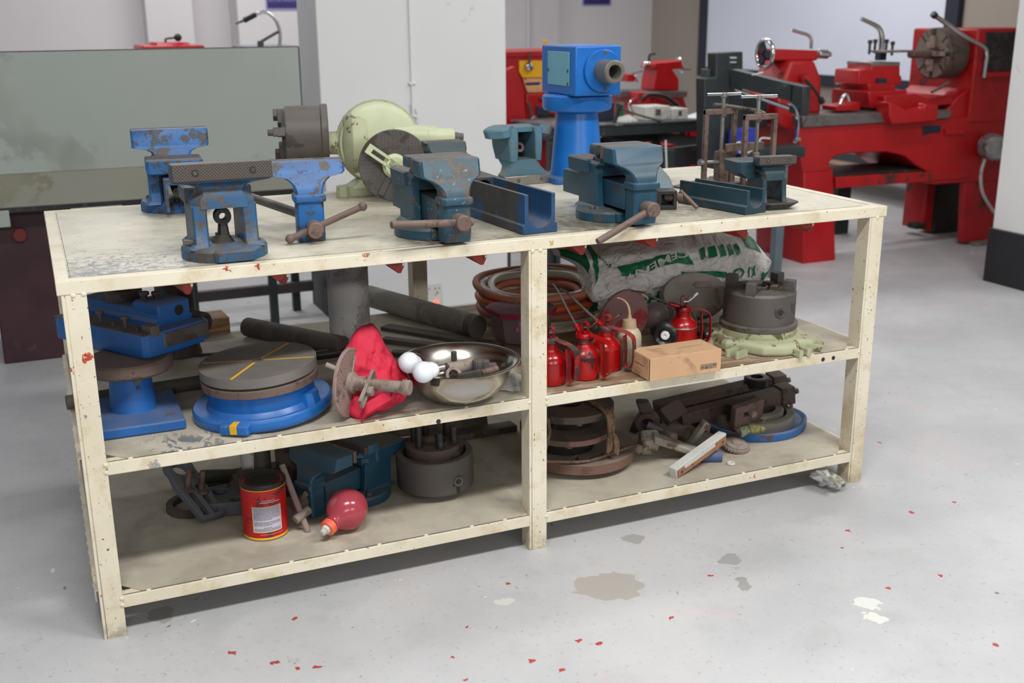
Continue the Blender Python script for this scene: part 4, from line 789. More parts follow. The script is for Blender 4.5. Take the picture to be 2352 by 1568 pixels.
# scrap paper by the leg
t = thing('scrap_paper', 'crumpled grey-white paper scrap under the right side of the bowl', 'paper'); S2 = crumple([((.985,.112,.418), (.974,.081,.41)), ((1.013,.109,.44), (1,.064,.41)), ((1.052,.116,.428), (1.031,.057,.41)), ((1.07,.103,.418), (1.054,.068,.41))], .004, .008, 26, 5, ridge=1.2)
obj('paper', crumple_mb(S2, 30, 14), PAPER, t, ang=50)
# tubes and bars at the back of the middle shelf
def bar(nm, lab, cat, a, b, r, m, r2=None, n=32, bev=.002, cap=None):
    t = thing(nm, lab, cat, a); d = Vector(b)-Vector(a); o = obj('bar', MB().cyl((0, 0, 0), d, r, r2, n=n), m, t, bev=bev)
    if cap: u = d.normalized(); obj('machined_end', MB().cyl(u*-.001, u*.03, r+.0006, n=n), cap, t, bev=bev)
    return t
t = thing('upright_tube', 'thick grey metal tube standing upright at the back of the middle shelf', 'tube', (.744, .59, Z))
obj('tube', MB().lathe([(.05, 0), (.0565, 0), (.0565, .31), (.05, .31), (.05, 0)], 56), ZINC, t, ang=30)
obj('foot_ring', MB().lathe([(.0566, 0), (.064, 0), (.064, .006), (.0566, .008)], 48), ROD, t)
bar('round_bar', 'thick grey round steel bar lying behind the upright tube, cut end facing right', 'steel bar', (1.101,.527,.444), (.921,1.018,.444), .034, BARG, cap=ROD)
bar('round_bar', 'dark round steel bar lying left of the upright tube', 'steel bar', (.503,.838,.437), (.707,.525,.437), .0275, ROD, cap=None)
bar('round_bar', 'long thin steel bar behind the blue tapered post, poking out past the left leg', 'steel bar', (-.007,.379,.427), (.416,.413,.427), .0175, ROD)
bar('round_bar', 'slim dark bar lying behind the rotary table and the red bag', 'steel bar', (.598,.522,.421), (.719,.528,.421), .013, BLK)
for lab, a, b, w, h in (('wide flat dark steel bar under the thick round bar', (.891,.745,.408), (1.124,.415,.408), .045, .012), ('narrow flat dark steel bar in front of the wide one', (.845,.615,.408), (1.068,.373,.408), .03, .014), ('third flat dark bar, behind the steel bowl', (.829,.483,.408), (.971,.387,.408), .03, .012)):
    a, b = Vector(a), Vector(b); t = thing('flat_bar', lab, 'steel bar', a, math.degrees(math.atan2(b.y-a.y, b.x-a.x))); L = (b-a).length
    obj('bar', MB().box(0, L, -w/2, w/2, 0, h), ROD, t, bev=.0015)
t = thing('wood_block', 'short sawn wooden block at the back left of the middle shelf', 'wood block', (.43,.892,.408), 4)
obj('block', MB().box(-.075, .034, 0, .10, 0, .048), WOOD, t, bev=.002)
t = thing('round_file', 'dark handled file lying on the shelf behind the rotary table', 'file', (0, 0, 0)); a, b, c = Vector((.331,.695,.412)), Vector((.413,.662,.417)), Vector((.507,.654,.417))
obj('handle', MB().tube([b, b.lerp(c, .1), b.lerp(c, .9), c], lambda q: .0075 if q < .1 or q > .95 else .0095, n=14), BLKR, t); obj('blade', MB().tube([a, b], .0045, n=8), BLK, t)
# rear bits seen between swivel vise and wood block
t = thing('dark_iron_post', 'dark round iron casting standing behind the swivel vise', 'casting', (.30, .74, Z)); obj('casting', MB().lathe([(0, 0), (.06, 0), (.055, .02), (.05, .26), (.058, .27), (.058, .30), (0, .30)], 28), RUSTD, t)
# ================================================================ middle shelf, right bay
t = thing('plastic_food_box', 'clear plastic food box with flower print and maroon lid behind the centre leg', 'food box', (1.212, .475, Z), 6)
obj('box', MB().rects([(0, -.058, .062, -.052, .052), (.004, -.066, .07, -.06, .06), (.03, -.074, .078, -.066, .066), (.08, -.080, .084, -.07, .07), (.086, -.083, .087, -.073, .073)], .22), CLEARP, t)
ld = obj('lid', MB().rects([(.083, -.088, .092, -.078, .078), (.094, -.090, .094, -.080, .080), (.097, -.084, .088, -.074, .074), (.094, -.078, .082, -.068, .068)], .22), LID, t)
obj('lid_rim', MB().rects([(.082, -.0895, .0935, -.0795, .0795), (.088, -.0905, .0945, -.0805, .0805)], .22), LIDR, ld)
k = 0
for x, z, c in ((-.05, .05, (206, 90, 150)), (-.03, .04, (226, 130, 60)), (-.012, .055, (200, 100, 160)), (.008, .04, (214, 70, 120)), (.03, .05, (226, 140, 70)), (-.04, .065, (190, 90, 150)), (.02, .066, (214, 110, 70))):
    fm = mat('flower_print_%d' % k, c, None, rough=.5); k += 1; yy = -.0665-(z-.03)*.08
    m = MB()
    for a in range(5): m.cyl((x+.0038*math.cos(a*1.257), yy, z+.0038*math.sin(a*1.257)), (x+.0038*math.cos(a*1.257), yy+.004, z+.0038*math.sin(a*1.257)), .0026, n=8)
    obj('flower_print', m, fm, t)['kind'] = 'stuff'
t = thing('coiled_hose', 'coil of orange and clear banded hose lying at the back behind the food box', 'hose', (1.36, .665, Z+.008))
for i, (r, z, m, tx, dx, hr) in enumerate(((.175, .014, HOSEW, 3, 0, .013), (.18, .034, ORANGED, 3, -.005, .012), (.172, .052, HOSEW, 4, 0, .013), (.188, .068, ORANGE, 5, .0, .012), (.165, .078, ORANGE, 6, .005, .012), (.178, .092, HOSEW, 7, 0, .012), (.192, .100, ORANGED, 8, -.004, .011), (.145, .092, HOSEW, 9, -.004, .012), (.13, .070, ORANGED, 8, -.01, .011))):
    q = T(dx, 0, z+.0, rx=tx*.35); obj('hose_loop', MB(q).tube([(r*math.cos(a), r*math.sin(a)*.95, .004*math.sin(3*a+i)) for a in [math.tau*k/48 for k in range(48)]], hr, n=10, closed=True), m, t)
def oilcan(lab, x, y, rz, tip, m=REDC, hm=REDC, r=.038, band=False, lever=True, sp=.0028, sc=1.1):
    t = thing('oil_can', lab, 'oil can', (x, y, Z), rz, s=sc); tip = (T(rz=-rz) @ (Vector(tip)-Vector((x, y, Z))))/sc
    b = obj('body', MB().lathe([(0, 0), (r-.003, 0), (r, .003), (r, .052), (r+.0008, .054), (r, .056), (r*.98, .060), (r*.80, .070), (.021, .077), (.0185, .080), (.0185, .084), (.0195, .085), (.0185, .087), (.0195, .089), (.0185, .091), (.0195, .093), (.0185, .095), (0, .096)], 44), m, t, ang=40)
    obj('cap', MB().cyl((0, 0, .094), (0, 0, .106), .0205, .019, n=24), hm, t, bev=.002)
    s0 = Vector((-.010, 0, .104)); tp = Vector(tip); d = (tp-s0).normalized()
    obj('spout_socket', MB().cyl(s0, s0+d*.028, .0068, .0055, n=14), m, t, bev=.001)
    obj('spout', MB().tube([s0+d*.026, s0.lerp(tp, .5)+Vector((0, 0, .002)), s0.lerp(tp, .8)+Vector((0, 0, .006)), tp], lambda q: sp*(1.-.3*q), n=10, sm=4), IRON if lever else BLK, t)
    h = obj('handle', MB().ribbon([(.004, 0, .112), (.012, 0, .104), (.036, 0, .100), (.060, 0, .092), (.070, 0, .080), (.072, 0, .045), (.069, 0, .022), (.060, 0, .010), (.051, 0, .014), (.049, 0, .03), (.050, 0, .05), (.047, 0, .088)], .020, .0016, (0, 1, 0), sm=5), hm, t)
    obj('pump_bracket', MB().ribbon([(-.004, 0, .104), (-.006, 0, .126), (.002, 0, .132), (.010, 0, .126), (.008, 0, .104)], .010, .0016, (0, 1, 0), sm=4), hm, t)
    lv = obj('thumb_lever', MB().ribbon([(.0, 0, .118), (.014, 0, .120), (.028, 0, .132), (.036, 0, .139)], .011, .0018, (0, 1, 0), sm=4), CHROME, t)
    return t
C1 = oilcan('red oil can with a blackened handle right against the centre leg', 1.122, .088, -58, (1.045,.17,.619), hm=REDW)
C2 = oilcan('red oil can with a plain red handle and grey label, second from the leg', 1.219, .092, -56, (1.123,.08,.667), hm=REDC)
lb = MB(); lb.lathe([(.0364, .030), (.0364, .058)], 10, math.radians(-88), math.radians(-20)); obj('label', lb, mat('scuffed_grey_label', (112, 104, 102), (60, 20, 24), .3, 30, .5), C2)
C3 = oilcan('red oil can with blackened lower handle, third from the leg, against the milky bottle', 1.302, .128, -52, (1.162,.12,.641), hm=REDW, sp=.0038)
C4 = oilcan('glossy red oil can standing behind the cardboard box, spout pointing up to the left', 1.588, .215, -20, (1.443,.25,.576), r=.037)
for c, x in ((C4, 0),):
    obj('bright_band', MB().lathe([(.0372, .052), (.0379, .053), (.0379, .055), (.0372, .056)], 44), STEEL, c)
# squeeze bottle
t = thing('squeeze_bottle', 'milky plastic squeeze bottle with a bent nozzle beside the red oil cans', 'bottle', (1.378, .142, Z))
obj('bottle', MB().lathe([(0, 0), (.030, 0), (.033, .003), (.033, .072), (.031, .084), (.025, .094), (.018, .099), (0, .099)], 40), HDPE, t, ang=50)
obj('cap', MB().lathe([(0, .096), (.019, .096), (.0185, .112), (.017, .120), (.012, .121), (.006, .124), (.0045, .132), (0, .132)], 32), HDPEC, t, ang=40)
obj('nozzle', MB().tube([(0, 0, .128), (-.002, 0, .148), (-.010, 0, .166), (-.024, 0, .178), (-.040, 0, .184)], lambda q: .0038-.0018*q, n=10, sm=5), HDPEC, t)
# wheel
t = thing('grinding_wheel', 'dusty grey and red round disc leaning upright behind the milky bottle', 'disc', (1.426, .262, Z+.086), 10, rx=6)
obj('disc', MB(T(rx=90)).lathe([(0, -.007), (.082, -.007), (.085, -.004), (.085, .004), (.082, .007), (0, .007)], 64), DISC, t, ang=30)
# cardboard box
t = thing('cardboard_box', 'small flat brown cardboard box with handling marks on the front of the middle shelf', 'box', (1.349, -.018, Z+.0005), 0)
bw, bd, bh = .212, .10, .060
obj('carton', MB().box(0, bw, 0, bd, 0, bh), CARD, t, bev=.0012)
obj('side_flap', MB().box(-.0012, 0, .004, bd-.004, .002, bh-.003), CARD, t)
fl = MB(T(-.001, .058, .002, ry=-14)).box(-.001, 0, -.018, .012, 0, .018); obj('tuck_tab', fl, CARD, t, bev=.0006)
obj('flap_gap', MB().box(-.0006, .0012, .0005, .0022, .002, bh-.002), BLK, t)
for i in range(4):
    x = .150+i*.0125; m = MB(); m.M = T(x, -.0006, .012, rx=90); m.plate([(0, 0), (.0102, 0), (.0102, .0125), (0, .0125)], [[(.001, .001), (.0092, .001), (.0092, .0115), (.001, .0115)]], -.0005, .0003); m.M = T(x+.0051, -.0006, .012, rx=90)
    if i == 0: m.loft([[(-.002, .003, z), (.002, .003, z), (.003, .0065, z), (.001, .0095, z), (-.003, .006, z)] for z in (-.0003, .0003)])
    elif i == 1: m.loft([[(-.003, .0018, z), (.003, .0018, z), (.003, .006, z), (0, .0098, z), (-.003, .006, z)] for z in (-.0003, .0003)])
    elif i == 2:
        for a in (-.0022, .0008): m.loft([[(a, .002, z), (a+.0014, .002, z), (a+.0014, .0095, z), (a, .0095, z)] for z in (-.0003, .0003)])
    else: m.loft([[(-.003, .005, z), (.003, .005, z), (.003, .0095, z), (-.003, .0095, z)] for z in (-.0003, .0003)])
    obj('handling_mark', m, INK, t, flat=True)
def scribble(x0, x1, h, seed):
    me = bmesh.new(); r_ = random.Random(seed); x = x0
    while x < x1:
        w_ = r_.uniform(.0012, .0034); k = h*r_.uniform(.7, 1); vs = [me.verts.new(q) for q in ((x, -k/2, 0), (x+w_, -k/2, 0), (x+w_, k/2, 0), (x, k/2, 0))]; me.faces.new(vs); x += w_+(.0008 if r_.random() < .85 else .003)
    o = bpy.data.meshes.new('print'); me.to_mesh(o); me.free(); return o
me = scribble(0, .075, .0035, 2); me.transform(T(.110, .050, bh+.0004, rz=3)); obj('top_print', me, INK2, t, flat=True)['kind'] = 'stuff'
me = scribble(0, .045, .0034, 4); me.transform(T(-.0016, .075, .033, rx=90, rz=-90)); obj('side_print', me, INK, t, flat=True)['kind'] = 'stuff'
# chuck on pale green base
t = thing('dividing_table', 'dark chuck with raised jaws on a chipped pale green base, middle shelf right', 'chuck', (1.805, .165, Z))
o = [(-.138, -.045), (-.10, -.075), (-.072, -.128), (-.02, -.150), (.035, -.150), (.050, -.118), (.085, -.138), (.118, -.115), (.122, -.06), (.14, .0), (.13, .09), (.06, .13), (-.07, .13), (-.13, .08)]
obj('base', MB().loft([[(x*.97, y*.97, 0) for x, y in o], [(x, y, .006) for x, y in o], [(x, y, .024) for x, y in o], [(x*.93, y*.93, .033) for x, y in o]]), GREEN2, t, bev=.004)
for x, y, a in ((-.128, -.09, 200), (.095, -.122, -40), (.03, -.145, -80)): obj('slotted_ear', MB(T(x, y, 0, rz=a)).rects([(0, -.02, .03, -.022, -.008), (.018, -.02, .03, -.022, -.008)], .3).rects([(0, -.02, .03, .008, .022), (.018, -.02, .03, .008, .022)], .3), GREEN2, t)
obj('base_ring', MB().lathe([(0, .03), (.104, .03), (.106, .034), (.106, .050), (.102, .053), (0, .053)], 64), GREEN2, t, ang=30)
obj('flange_ring', MB().lathe([(0, .052), (.107, .052), (.108, .055), (.108, .064), (.1, .068), (0, .068)], 64), IRON, t, ang=30)
ch = obj('chuck_body', MB().lathe([(0, .066), (.098, .066), (.099, .07), (.0995, .150), (.095, .156), (.034, .157), (.034, .150), (.022, .150), (.022, .162), (.016, .163), (.016, .14), (0, .14)], 64), IRON2, t, ang=28)
obj('key_socket', MB().lathe([(.0, 0)], 4) if 0 else MB(T(.0, -.0985, .110, rx=90)).lathe([(0, 0), (.019, 0), (.019, .0012), (.016, .002), (.0145, .001), (0, .001)], 28), IRON2, ch); obj('key_square', MB(T(.0, -.0995, .110, ry=45)).box(-.006, .006, -.002, .001, -.006, .006), BLK, ch)
for a in (218, 308, 20, 128):
    q = T(0, 0, .150, rz=a); m = MB(q).box(.03, .097, -.013, .013, -.02, .012).box(.066, .097, -.013, .013, .012, .038).box(.03, .05, -.013, .013, .012, .018); obj('chuck_jaw', m, IRON2, ch, bev=.0015)
for a in range(4): obj('jaw_slot_edge', MB(T(0, 0, .1505, rz=a*90+65)).box(.04, .093, -.02, .02, .0, .0062), IRON, ch, bev=.001)
# shields, wheel, ball behind
t = thing('wheel_guard', 'dusty grey tin wheel guard leaning at the back of the right bay', 'guard', (1.752, .40, Z+.014), -18, rx=-26, s=.82)
q = T(0, 0, .085, rx=90)
m = MB(q); pts = [(.125*math.cos(a), .085*math.sin(a)) for a in [math.tau*i/40 for i in range(40)]]
m.loft([[(x, y, -.03) for x, y in pts], [(x, y, .02) for x, y in pts], [(x*.96, y*.96, .032) for x, y in pts], [(x*.3, y*.3, .036) for x, y in pts]]); obj('guard_shell', m, GREYP, t)
obj('guard_tab', MB(T(.03, -.034, .12, rx=80)).rects([(0, -.04, .03, -.012, .012), (.004, -.04, .03, -.012, .012)], .4), DUSTY, t)
t = thing('round_metal_lid', 'round grey lid with a rolled edge standing behind the oil can spout', 'lid', (1.647,.36,.43), -15, rx=8)
obj('lid', MB(T(rx=90)).lathe([(0, 0), (.066, 0), (.07, .004), (.07, .012), (.066, .014), (.066, .004), (0, .003)], 48), GREYP, t)
t = thing('black_pulley', 'black plastic wheel with a white hub behind the glossy oil can', 'pulley', (1.535,.215,.451), -40)
obj('rim', MB(T(rx=90)).lathe([(.012, -.012), (.028, -.014), (.034, -.01), (.034, .01), (.028, .014), (.02, .008), (.012, .010), (.012, -.012)], 40), BLKP, t); obj('hub', MB(T(rx=90)).lathe([(0, -.004), (.0125, -.004), (.0125, .012), (.011, .014), (.004, .014), (.004, .010), (0, .010)], 24), WHITE, t)
t = thing('black_ball_knob', 'glossy black ball knob right of the glossy oil can', 'knob', (1.679,.225,.426)); obj('ball', MB().sph((0, 0, 0), .024, 28), BLKP, t); obj('stem', MB().cyl((0, .02, 0), (0, .045, -.006), .008, n=12), BLK, t)
t = thing('plastic_funnel', 'dark grey funnel lying on its side between the ball knob and the green base', 'funnel', (1.685,.2,.408), 0)
obj('cone', MB(T(0, 0, .01, ry=35, rz=-30)).lathe([(.028, -.03), (.03, -.028), (.03, -.022), (.012, .02), (.006, .028), (.005, .06), (.0035, .06), (.004, .028), (.01, .018), (.028, -.03)], 28), GREYP, t)
t = thing('glass_dome', 'dusty clear glass lamp cover lying behind the red grey disc', 'lamp cover', (1.572,.33,.476)); obj('dome', MB(T(rx=60, rz=20)).lathe([(.036, -.02), (.037, .0), (.03, .022), (.016, .034), (0, .038), (0, .036), (.015, .032), (.028, .021), (.035, 0), (.034, -.02), (.036, -.02)], 32), CLEARP, t)
# cement sack
SK = crumple([((1.362,.6,.639), (1.364,.58,.612)), ((1.426,.62,.647), (1.436,.55,.571)), ((1.492,.62,.655), (1.422,.46,.508)), ((1.566,.62,.661), (1.458,.44,.504)), ((1.649,.62,.662), (1.578,.46,.51)), ((1.758,.62,.661), (1.694,.48,.51)), ((1.868,.62,.658), (1.802,.48,.501)), ((1.982,.62,.654), (1.907,.47,.49)), ((2.03,.58,.638), (1.96,.45,.489)), ((2.054,.54,.601), (1.994,.44,.501)), ((2.053,.46,.566), (2.043,.45,.558))], .10, .019, 7, 4, ridge=1.1)
NP = NT('woven_cement_sack'); nv = NP.vec(rnd=False); w1 = NP.N('TexWave', {'Vector': nv, 'Scale': 260.}).outputs[1]
NP.L(NP.mix(NP.thr(NP.noise(nv, 7, 4), .3, .7), lin((206, 203, 198)), lin((228, 228, 226))), NP.p.inputs['Base Color']); NP.p.inputs['Roughness'].default_value = .6
_a = NP.math('ABSOLUTE', NP.math('SUBTRACT', NP.noise(nv, 9, 3, .55, .8), .5)); _b = NP.math('ABSOLUTE', NP.math('SUBTRACT', NP.noise(nv, 22, 3, .5, .5), .5))
NP.L(NP.N('Bump', {'Height': NP.math('ADD', _a, NP.math('MULTIPLY', _b, .4)), 'Strength': .9, 'Distance': .045}).outputs[0], NP.p.inputs['Normal'])
GRN = mat('green_sack_print', (8, 108, 66), None, rough=.45, var=.12, bump=.05)
t = thing('cement_sack', 'crumpled white cement sack with green print, stuffed high in the right bay', 'sack')
obj('sack', crumple_mb(SK, 120, 40), NP.m, t, ang=70)
def onsack(poly_fn, u0, v0, su, sv, ang, name, m, lift=.003, n=10, SF=None):
    """lay a flat shape (mesh in its own x,y) on the sack surface"""
    me = poly_fn; bm = bmesh.new(); bm.from_mesh(me); bmesh.ops.triangulate(bm, faces=bm.faces)
    bmesh.ops.subdivide_edges(bm, edges=[e for e in bm.edges if e.calc_length()*su > .006], cuts=n, use_grid_fill=True); c, s = math.cos(math.radians(ang)), math.sin(math.radians(ang))
    for v in bm.verts:
        x, y = v.co.x, v.co.y; x, y = x*c-y*s*.5, x*s*2+y*c; u, w = u0+x*su, v0-y*sv; p = SF(min(max(u, .002), .998), min(max(w, .01), .99), 1); v.co = p+Vector((-.0002, -lift*1.6, lift*.3))
    bm.to_mesh(me); bm.free(); return obj(name, me, m, t, ang=180)
def rectmesh(w, h):
    me = bpy.data.meshes.new('r'); me.from_pydata([(-w/2, -h/2, 0), (w/2, -h/2, 0), (w/2, h/2, 0), (-w/2, h/2, 0)], [], [(0, 1, 2, 3)]); return me
SWL = mat('pale_sack_lettering', (196, 196, 190), None, rough=.6, var=.03, bump=0)
onsack(rectmesh(1, 1), .44, .50, .24, .17, 12, 'green_band', GRN, n=22, SF=SK)
onsack(text('CEMENT', .2, .004), .44, .51, .27, .85, 192, 'band_lettering', SWL, lift=.0065, n=2, SF=SK)
for i in range(5): onsack(rectmesh(1, 1), .60+i*.026, .37-i*.012, .018, .16, 6, 'print_block', GRN, n=8, SF=SK)
onsack(rectmesh(1, 1), .60, .74, .13, .13, 8, 'green_band', GRN, n=20, SF=SK)
for i, (u, w) in enumerate(((.70, .70), (.745, .68), (.775, .67))):
    onsack(text('DFH'[i] if 0 else 'O1K'[i], 1, .02), u, w, .05, .26, 188, 'print_letter', GRN, n=1, SF=SK)
onsack(rectmesh(1, 1), .895, .80, .085, .24, -6, 'green_band', GRN, n=16, SF=SK)
onsack(rectmesh(1, 1), .80, .12, .09, .32, 0, 'green_band', GRN, n=16, SF=SK)
onsack(rectmesh(1, 1), .19, .36, .035, .55, -14, 'green_band', GRN, n=16, SF=SK)
onsack(rectmesh(1, 1), .07, .55, .11, .60, 0, 'green_band', GRN, n=16, SF=SK)
onsack(text('Portland', .2), .215, .25, .22, .5, 150, 'small_lettering', GRN, lift=.002, n=1, SF=SK)
# second sack, folded beneath
SK2 = crumple([((1.448,.55,.526), (1.454,.54,.438)), ((1.479,.52,.523), (1.477,.52,.438)), ((1.593,.54,.514), (1.595,.54,.432)), ((1.7,.54,.509), (1.703,.54,.424)), ((1.809,.54,.505), (1.822,.54,.399)), ((1.919,.56,.476), (1.923,.56,.411))], .05, .02, 12, 9, ridge=1.2)
t = thing('cement_sack', 'second white sack with large green letters, squeezed under the first and behind the discs', 'sack')
obj('sack', crumple_mb(SK2, 70, 22), NP.m, t, ang=70)
onsack(rectmesh(1, 1), .07, .55, .13, .7, 0, 'green_band', GRN, n=16, SF=SK2)
onsack(text('H', 1, .06), .55, .42, .17, .5, 182, 'print_letter', GRN, n=2, SF=SK2); onsack(text('C', 1, .06), .42, .45, .14, .45, 182, 'print_letter', GRN, n=2, SF=SK2); onsack(text('8', 1, .05), .70, .3, .1, .4, 182, 'print_letter', GRN, n=2, SF=SK2)

# ================================================================ lower shelf, left bay
Z = ZL+.0028
t = thing('slotted_bracket', 'grey slotted casting with two bolts leaning at the left end, lower shelf', 'casting', (0, 0, 0))
a, b, c, d = Vector((.213,.4,.196)), Vector((.266,.42,.184)), Vector((.322,.3,.106)), Vector((.245,.27,.117))
u = (c-b).normalized(); w = (a-b).normalized(); n = u.cross(w).normalized(); w = n.cross(u)
q = Matrix(((u.x, w.x, n.x, b.x), (u.y, w.y, n.y, b.y), (u.z, w.z, n.z, b.z), (0, 0, 0, 1))); L = (c-b).length
if n.z < 0: q = q @ Matrix.Diagonal((1, 1, -1, 1))
pl = MB(q); hd = [(-.02+.038*math.cos(t_), .026+.040*math.sin(t_)) for t_ in [math.radians(g) for g in range(70, 300, 20)]]
pl.plate([(L, -.004), (L, .066)]+[(.03, .072)]+hd[:]+[(.02, -.012)], [[(.045, .008), (L-.012, .008), (L-.012, .024), (.045, .024)], [(.045, .038), (L-.012, .038), (L-.012, .054), (.045, .054)], circ(.020, 20, -.014, .028)], -.009, .009)
obj('slotted_plate', pl, BLUEGREY, t, bev=.002)
for x, y in ((.058, .046), (.075, .016)): obj('slot_bolt', MB(q).cyl((x, y, -.01), (x-.03, y, .055), .0075, n=12).cyl((x, y, .008), (x-.002, y, .014), .014, n=16), RUST, t, bev=.001)
t = thing('toothed_gear', 'thin toothed gear wheel lying under the slotted casting at the far left', 'gear', (.262, .395, Z), rx=0)
g = []; N_ = 72
for k in range(N_*2): rr = .068 if (k//1) % 2 else .0655; g.append((rr*math.cos(math.tau*k/(N_*2)), rr*math.sin(math.tau*k/(N_*2))))
obj('gear', MB().plate(g, [circ(.052, 40)], 0, .017), RUSTD, t)
t = thing('drilled_casting', 'dark flat casting with three round holes between the slotted casting and the paint can', 'casting', (.36, .37, Z))
m = MB(); m.plate([(-.07, -.05), (.0, -.07), (.085, -.05), (.10, .03), (.04, .07), (-.05, .06)], [circ(.02, 20, -.03, .02), circ(.024, 20, .04, .0), circ(.014, 16, .0, -.042)], .0, .035); obj('casting', m, BLUEGREY, t, bev=.003)
obj('raised_block', MB().rects([(.035, -.01, .07, .028, .055), (.07, .0, .06, .03, .052)], .2), RUSTD, t)
# red paint can
t = thing('paint_can', 'red paint can with a pale text label and black lid on the lower shelf', 'paint can', (.403, .184, Z), 8)
cr, chh = .0535, .137
CANR = mat('red_can_print', (186, 12, 16), (110, 34, 34), .2, 14, .35, var=.1, bump=.04, dust=.1)
obj('can_body', MB().lathe([(0, 0), (cr, 0), (cr, chh), (cr-.002, chh), (0, chh-.004)], 64), CANR, t, ang=30)
obj('bottom_band', MB().lathe([(cr+.0003, .0), (cr+.0009, .001), (cr+.0009, .003), (cr+.0003, .004), (cr+.0003, .007)], 64), YELLOW, t)
obj('bottom_rim', MB().lathe([(cr, 0), (cr+.0016, 0), (cr+.0018, .002), (cr, .003)], 64), STEEL, t)
obj('top_band', MB().lathe([(cr+.0003, chh-.0105), (cr+.0003, chh-.0085)], 64), YELLOW, t)
obj('lid_ring', MB().lathe([(cr, chh-.008), (cr+.0012, chh-.007), (cr+.002, chh+.001), (cr, chh+.004), (cr-.004, chh+.002), (cr-.007, chh-.003), (.0, chh-.004)], 64), BLK, t, ang=40)
obj('lid', MB().lathe([(.043, chh-.006), (.041, chh+.0035), (.037, chh+.002), (.034, chh-.001), (0, chh-.001)], 48), BLKP if 0 else mat('dull_black_lid', (44, 40, 38), None, rough=.75), t, ang=40)
def curved(me_or, r, name, m, lift):
    me = me_or
    bm = bmesh.new(); bm.from_mesh(me); bmesh.ops.triangulate(bm, faces=bm.faces); bmesh.ops.subdivide_edges(bm, edges=[e for e in bm.edges if e.calc_length() > .012], cuts=8, use_grid_fill=True)
    for v in bm.verts: a = v.co.x/r-math.pi/2; v.co = Vector(((r+lift)*math.cos(a), (r+lift)*math.sin(a), v.co.y))
    bm.to_mesh(me); bm.free(); return obj(name, me, m, t, ang=180)
def rm(x0, x1, y0, y1):
    me = bpy.data.meshes.new('r'); me.from_pydata([(x0, y0, 0), (x1, y0, 0), (x1, y1, 0), (x0, y1, 0)], [], [(0, 1, 2, 3)]); return me
LB = mat('label_lavender_white', (196, 190, 204), None, rough=.5, var=.03, bump=0)
x0 = -.012
o = curved(rm(x0-.0355, x0+.0375, .0205, .0875), cr, 'label_border', YELLOW, .0004)
o = curved(rm(x0-.034, x0+.036, .022, .086), cr, 'label', LB, .0008)
ln = bmesh.new(); rr = random.Random(3)
for i in range(17):
    if i in (9, 13): continue
    y = .083-i*.0036; x = x0-.031; xe = x0+.033 if i not in (8, 12) else x0+.012
    if i == 14: x, xe = x0-.008, x0+.010
    while x < xe:
        w_ = rr.uniform(.002, .006); w_ = min(w_, xe-x)
        vs = [ln.verts.new(p) for p in ((x, y, 0), (x+w_, y, 0), (x+w_, y+.0013, 0), (x, y+.0013, 0))]; ln.faces.new(vs); x += w_+.0011
me = bpy.data.meshes.new('print'); ln.to_mesh(me); ln.free(); curved(me, cr, 'label_print', INK, .0012)['kind'] = 'stuff'
ln = bmesh.new()
for y, xa, xb, h in ((.0965, -.026, .018, .0028), (.1015, -.022, .010, .002), (.0145, -.03, .026, .0012)):
    x = xa
    while x < xb:
        w_ = rr.uniform(.0014, .0034); vs = [ln.verts.new(p) for p in ((x, y, 0), (x+w_, y, 0), (x+w_, y+h, 0), (x, y+h, 0))]; ln.faces.new(vs); x += w_+.0009
me = bpy.data.meshes.new('print'); ln.to_mesh(me); ln.free(); curved(me, cr, 'title_print', LB, .0006)['kind'] = 'stuff'
# T bar
t = thing('tee_handle', 'dusty steel T bar leaning between the paint can and the pink bottle', 'tool')
a, b = Vector((.458,.215,.252)), Vector((.496,.14,.096)); obj('long_bar', MB().cyl(a, b, .0078, n=16), DUSTY, t, bev=.002)
c = a.lerp(b, .74); obj('cross_boss', MB().cyl(c+Vector((-.018, -.012, -.006)), c+Vector((.022, .006, .008)), .0115, n=20), DUSTY, t, bev=.002)
# pink bottle
t = thing('pink_bottle', 'round translucent pink bottle with a coral cap, lying on the lower shelf', 'bottle', (0, 0, 0))
c = Vector((.590, .115, Z+.0505)); d = (Vector((.515,.062,.127))-c).normalized()
q = Matrix.Translation(c) @ d.to_track_quat('Z', 'Y').to_matrix().to_4x4()
pr = [(0, -.049)]+[(.051*math.sin(a), -.051*math.cos(a)) for a in [math.pi*i/20 for i in range(1, 16)]]+[(.026, .048), (.020, .054), (.0175, .060), (.0175, .066)]
bm_ = MB(q).lathe(pr, 48)
for i, v in enumerate(bm_.v):
    dn = mnoise.noise(v*26); bm_.v[i] = c+(v-c)*(1+.035*min(0, dn+.05)*2)
o = obj('bottle', bm_, PINKB, t, ang=60); sol = o.modifiers.new('wall', 'SOLIDIFY'); sol.thickness = .0012; sol.offset = -1
obj('neck_ring', MB(q).lathe([(.0176, .060), (.0205, .060), (.0205, .063), (.0176, .063)], 32), PINKB, t)
n = 36; rg = [[((r_+(.0007 if k % 2 else 0))*math.cos(math.tau*k/n), (r_+(.0007 if k % 2 else 0))*math.sin(math.tau*k/n), z) for k in range(n)] for r_, z in ((.0195, .065), (.0195, .079), (.018, .081))]
obj('cap', MB(q).loft(rg), CAPR, t); obj('spout_plug', MB(q).lathe([(0, .08), (.012, .081), (.011, .088), (.0085, .089), (.0085, .097), (.006, .100), (0, .100)], 20), WHITED, t, ang=30)
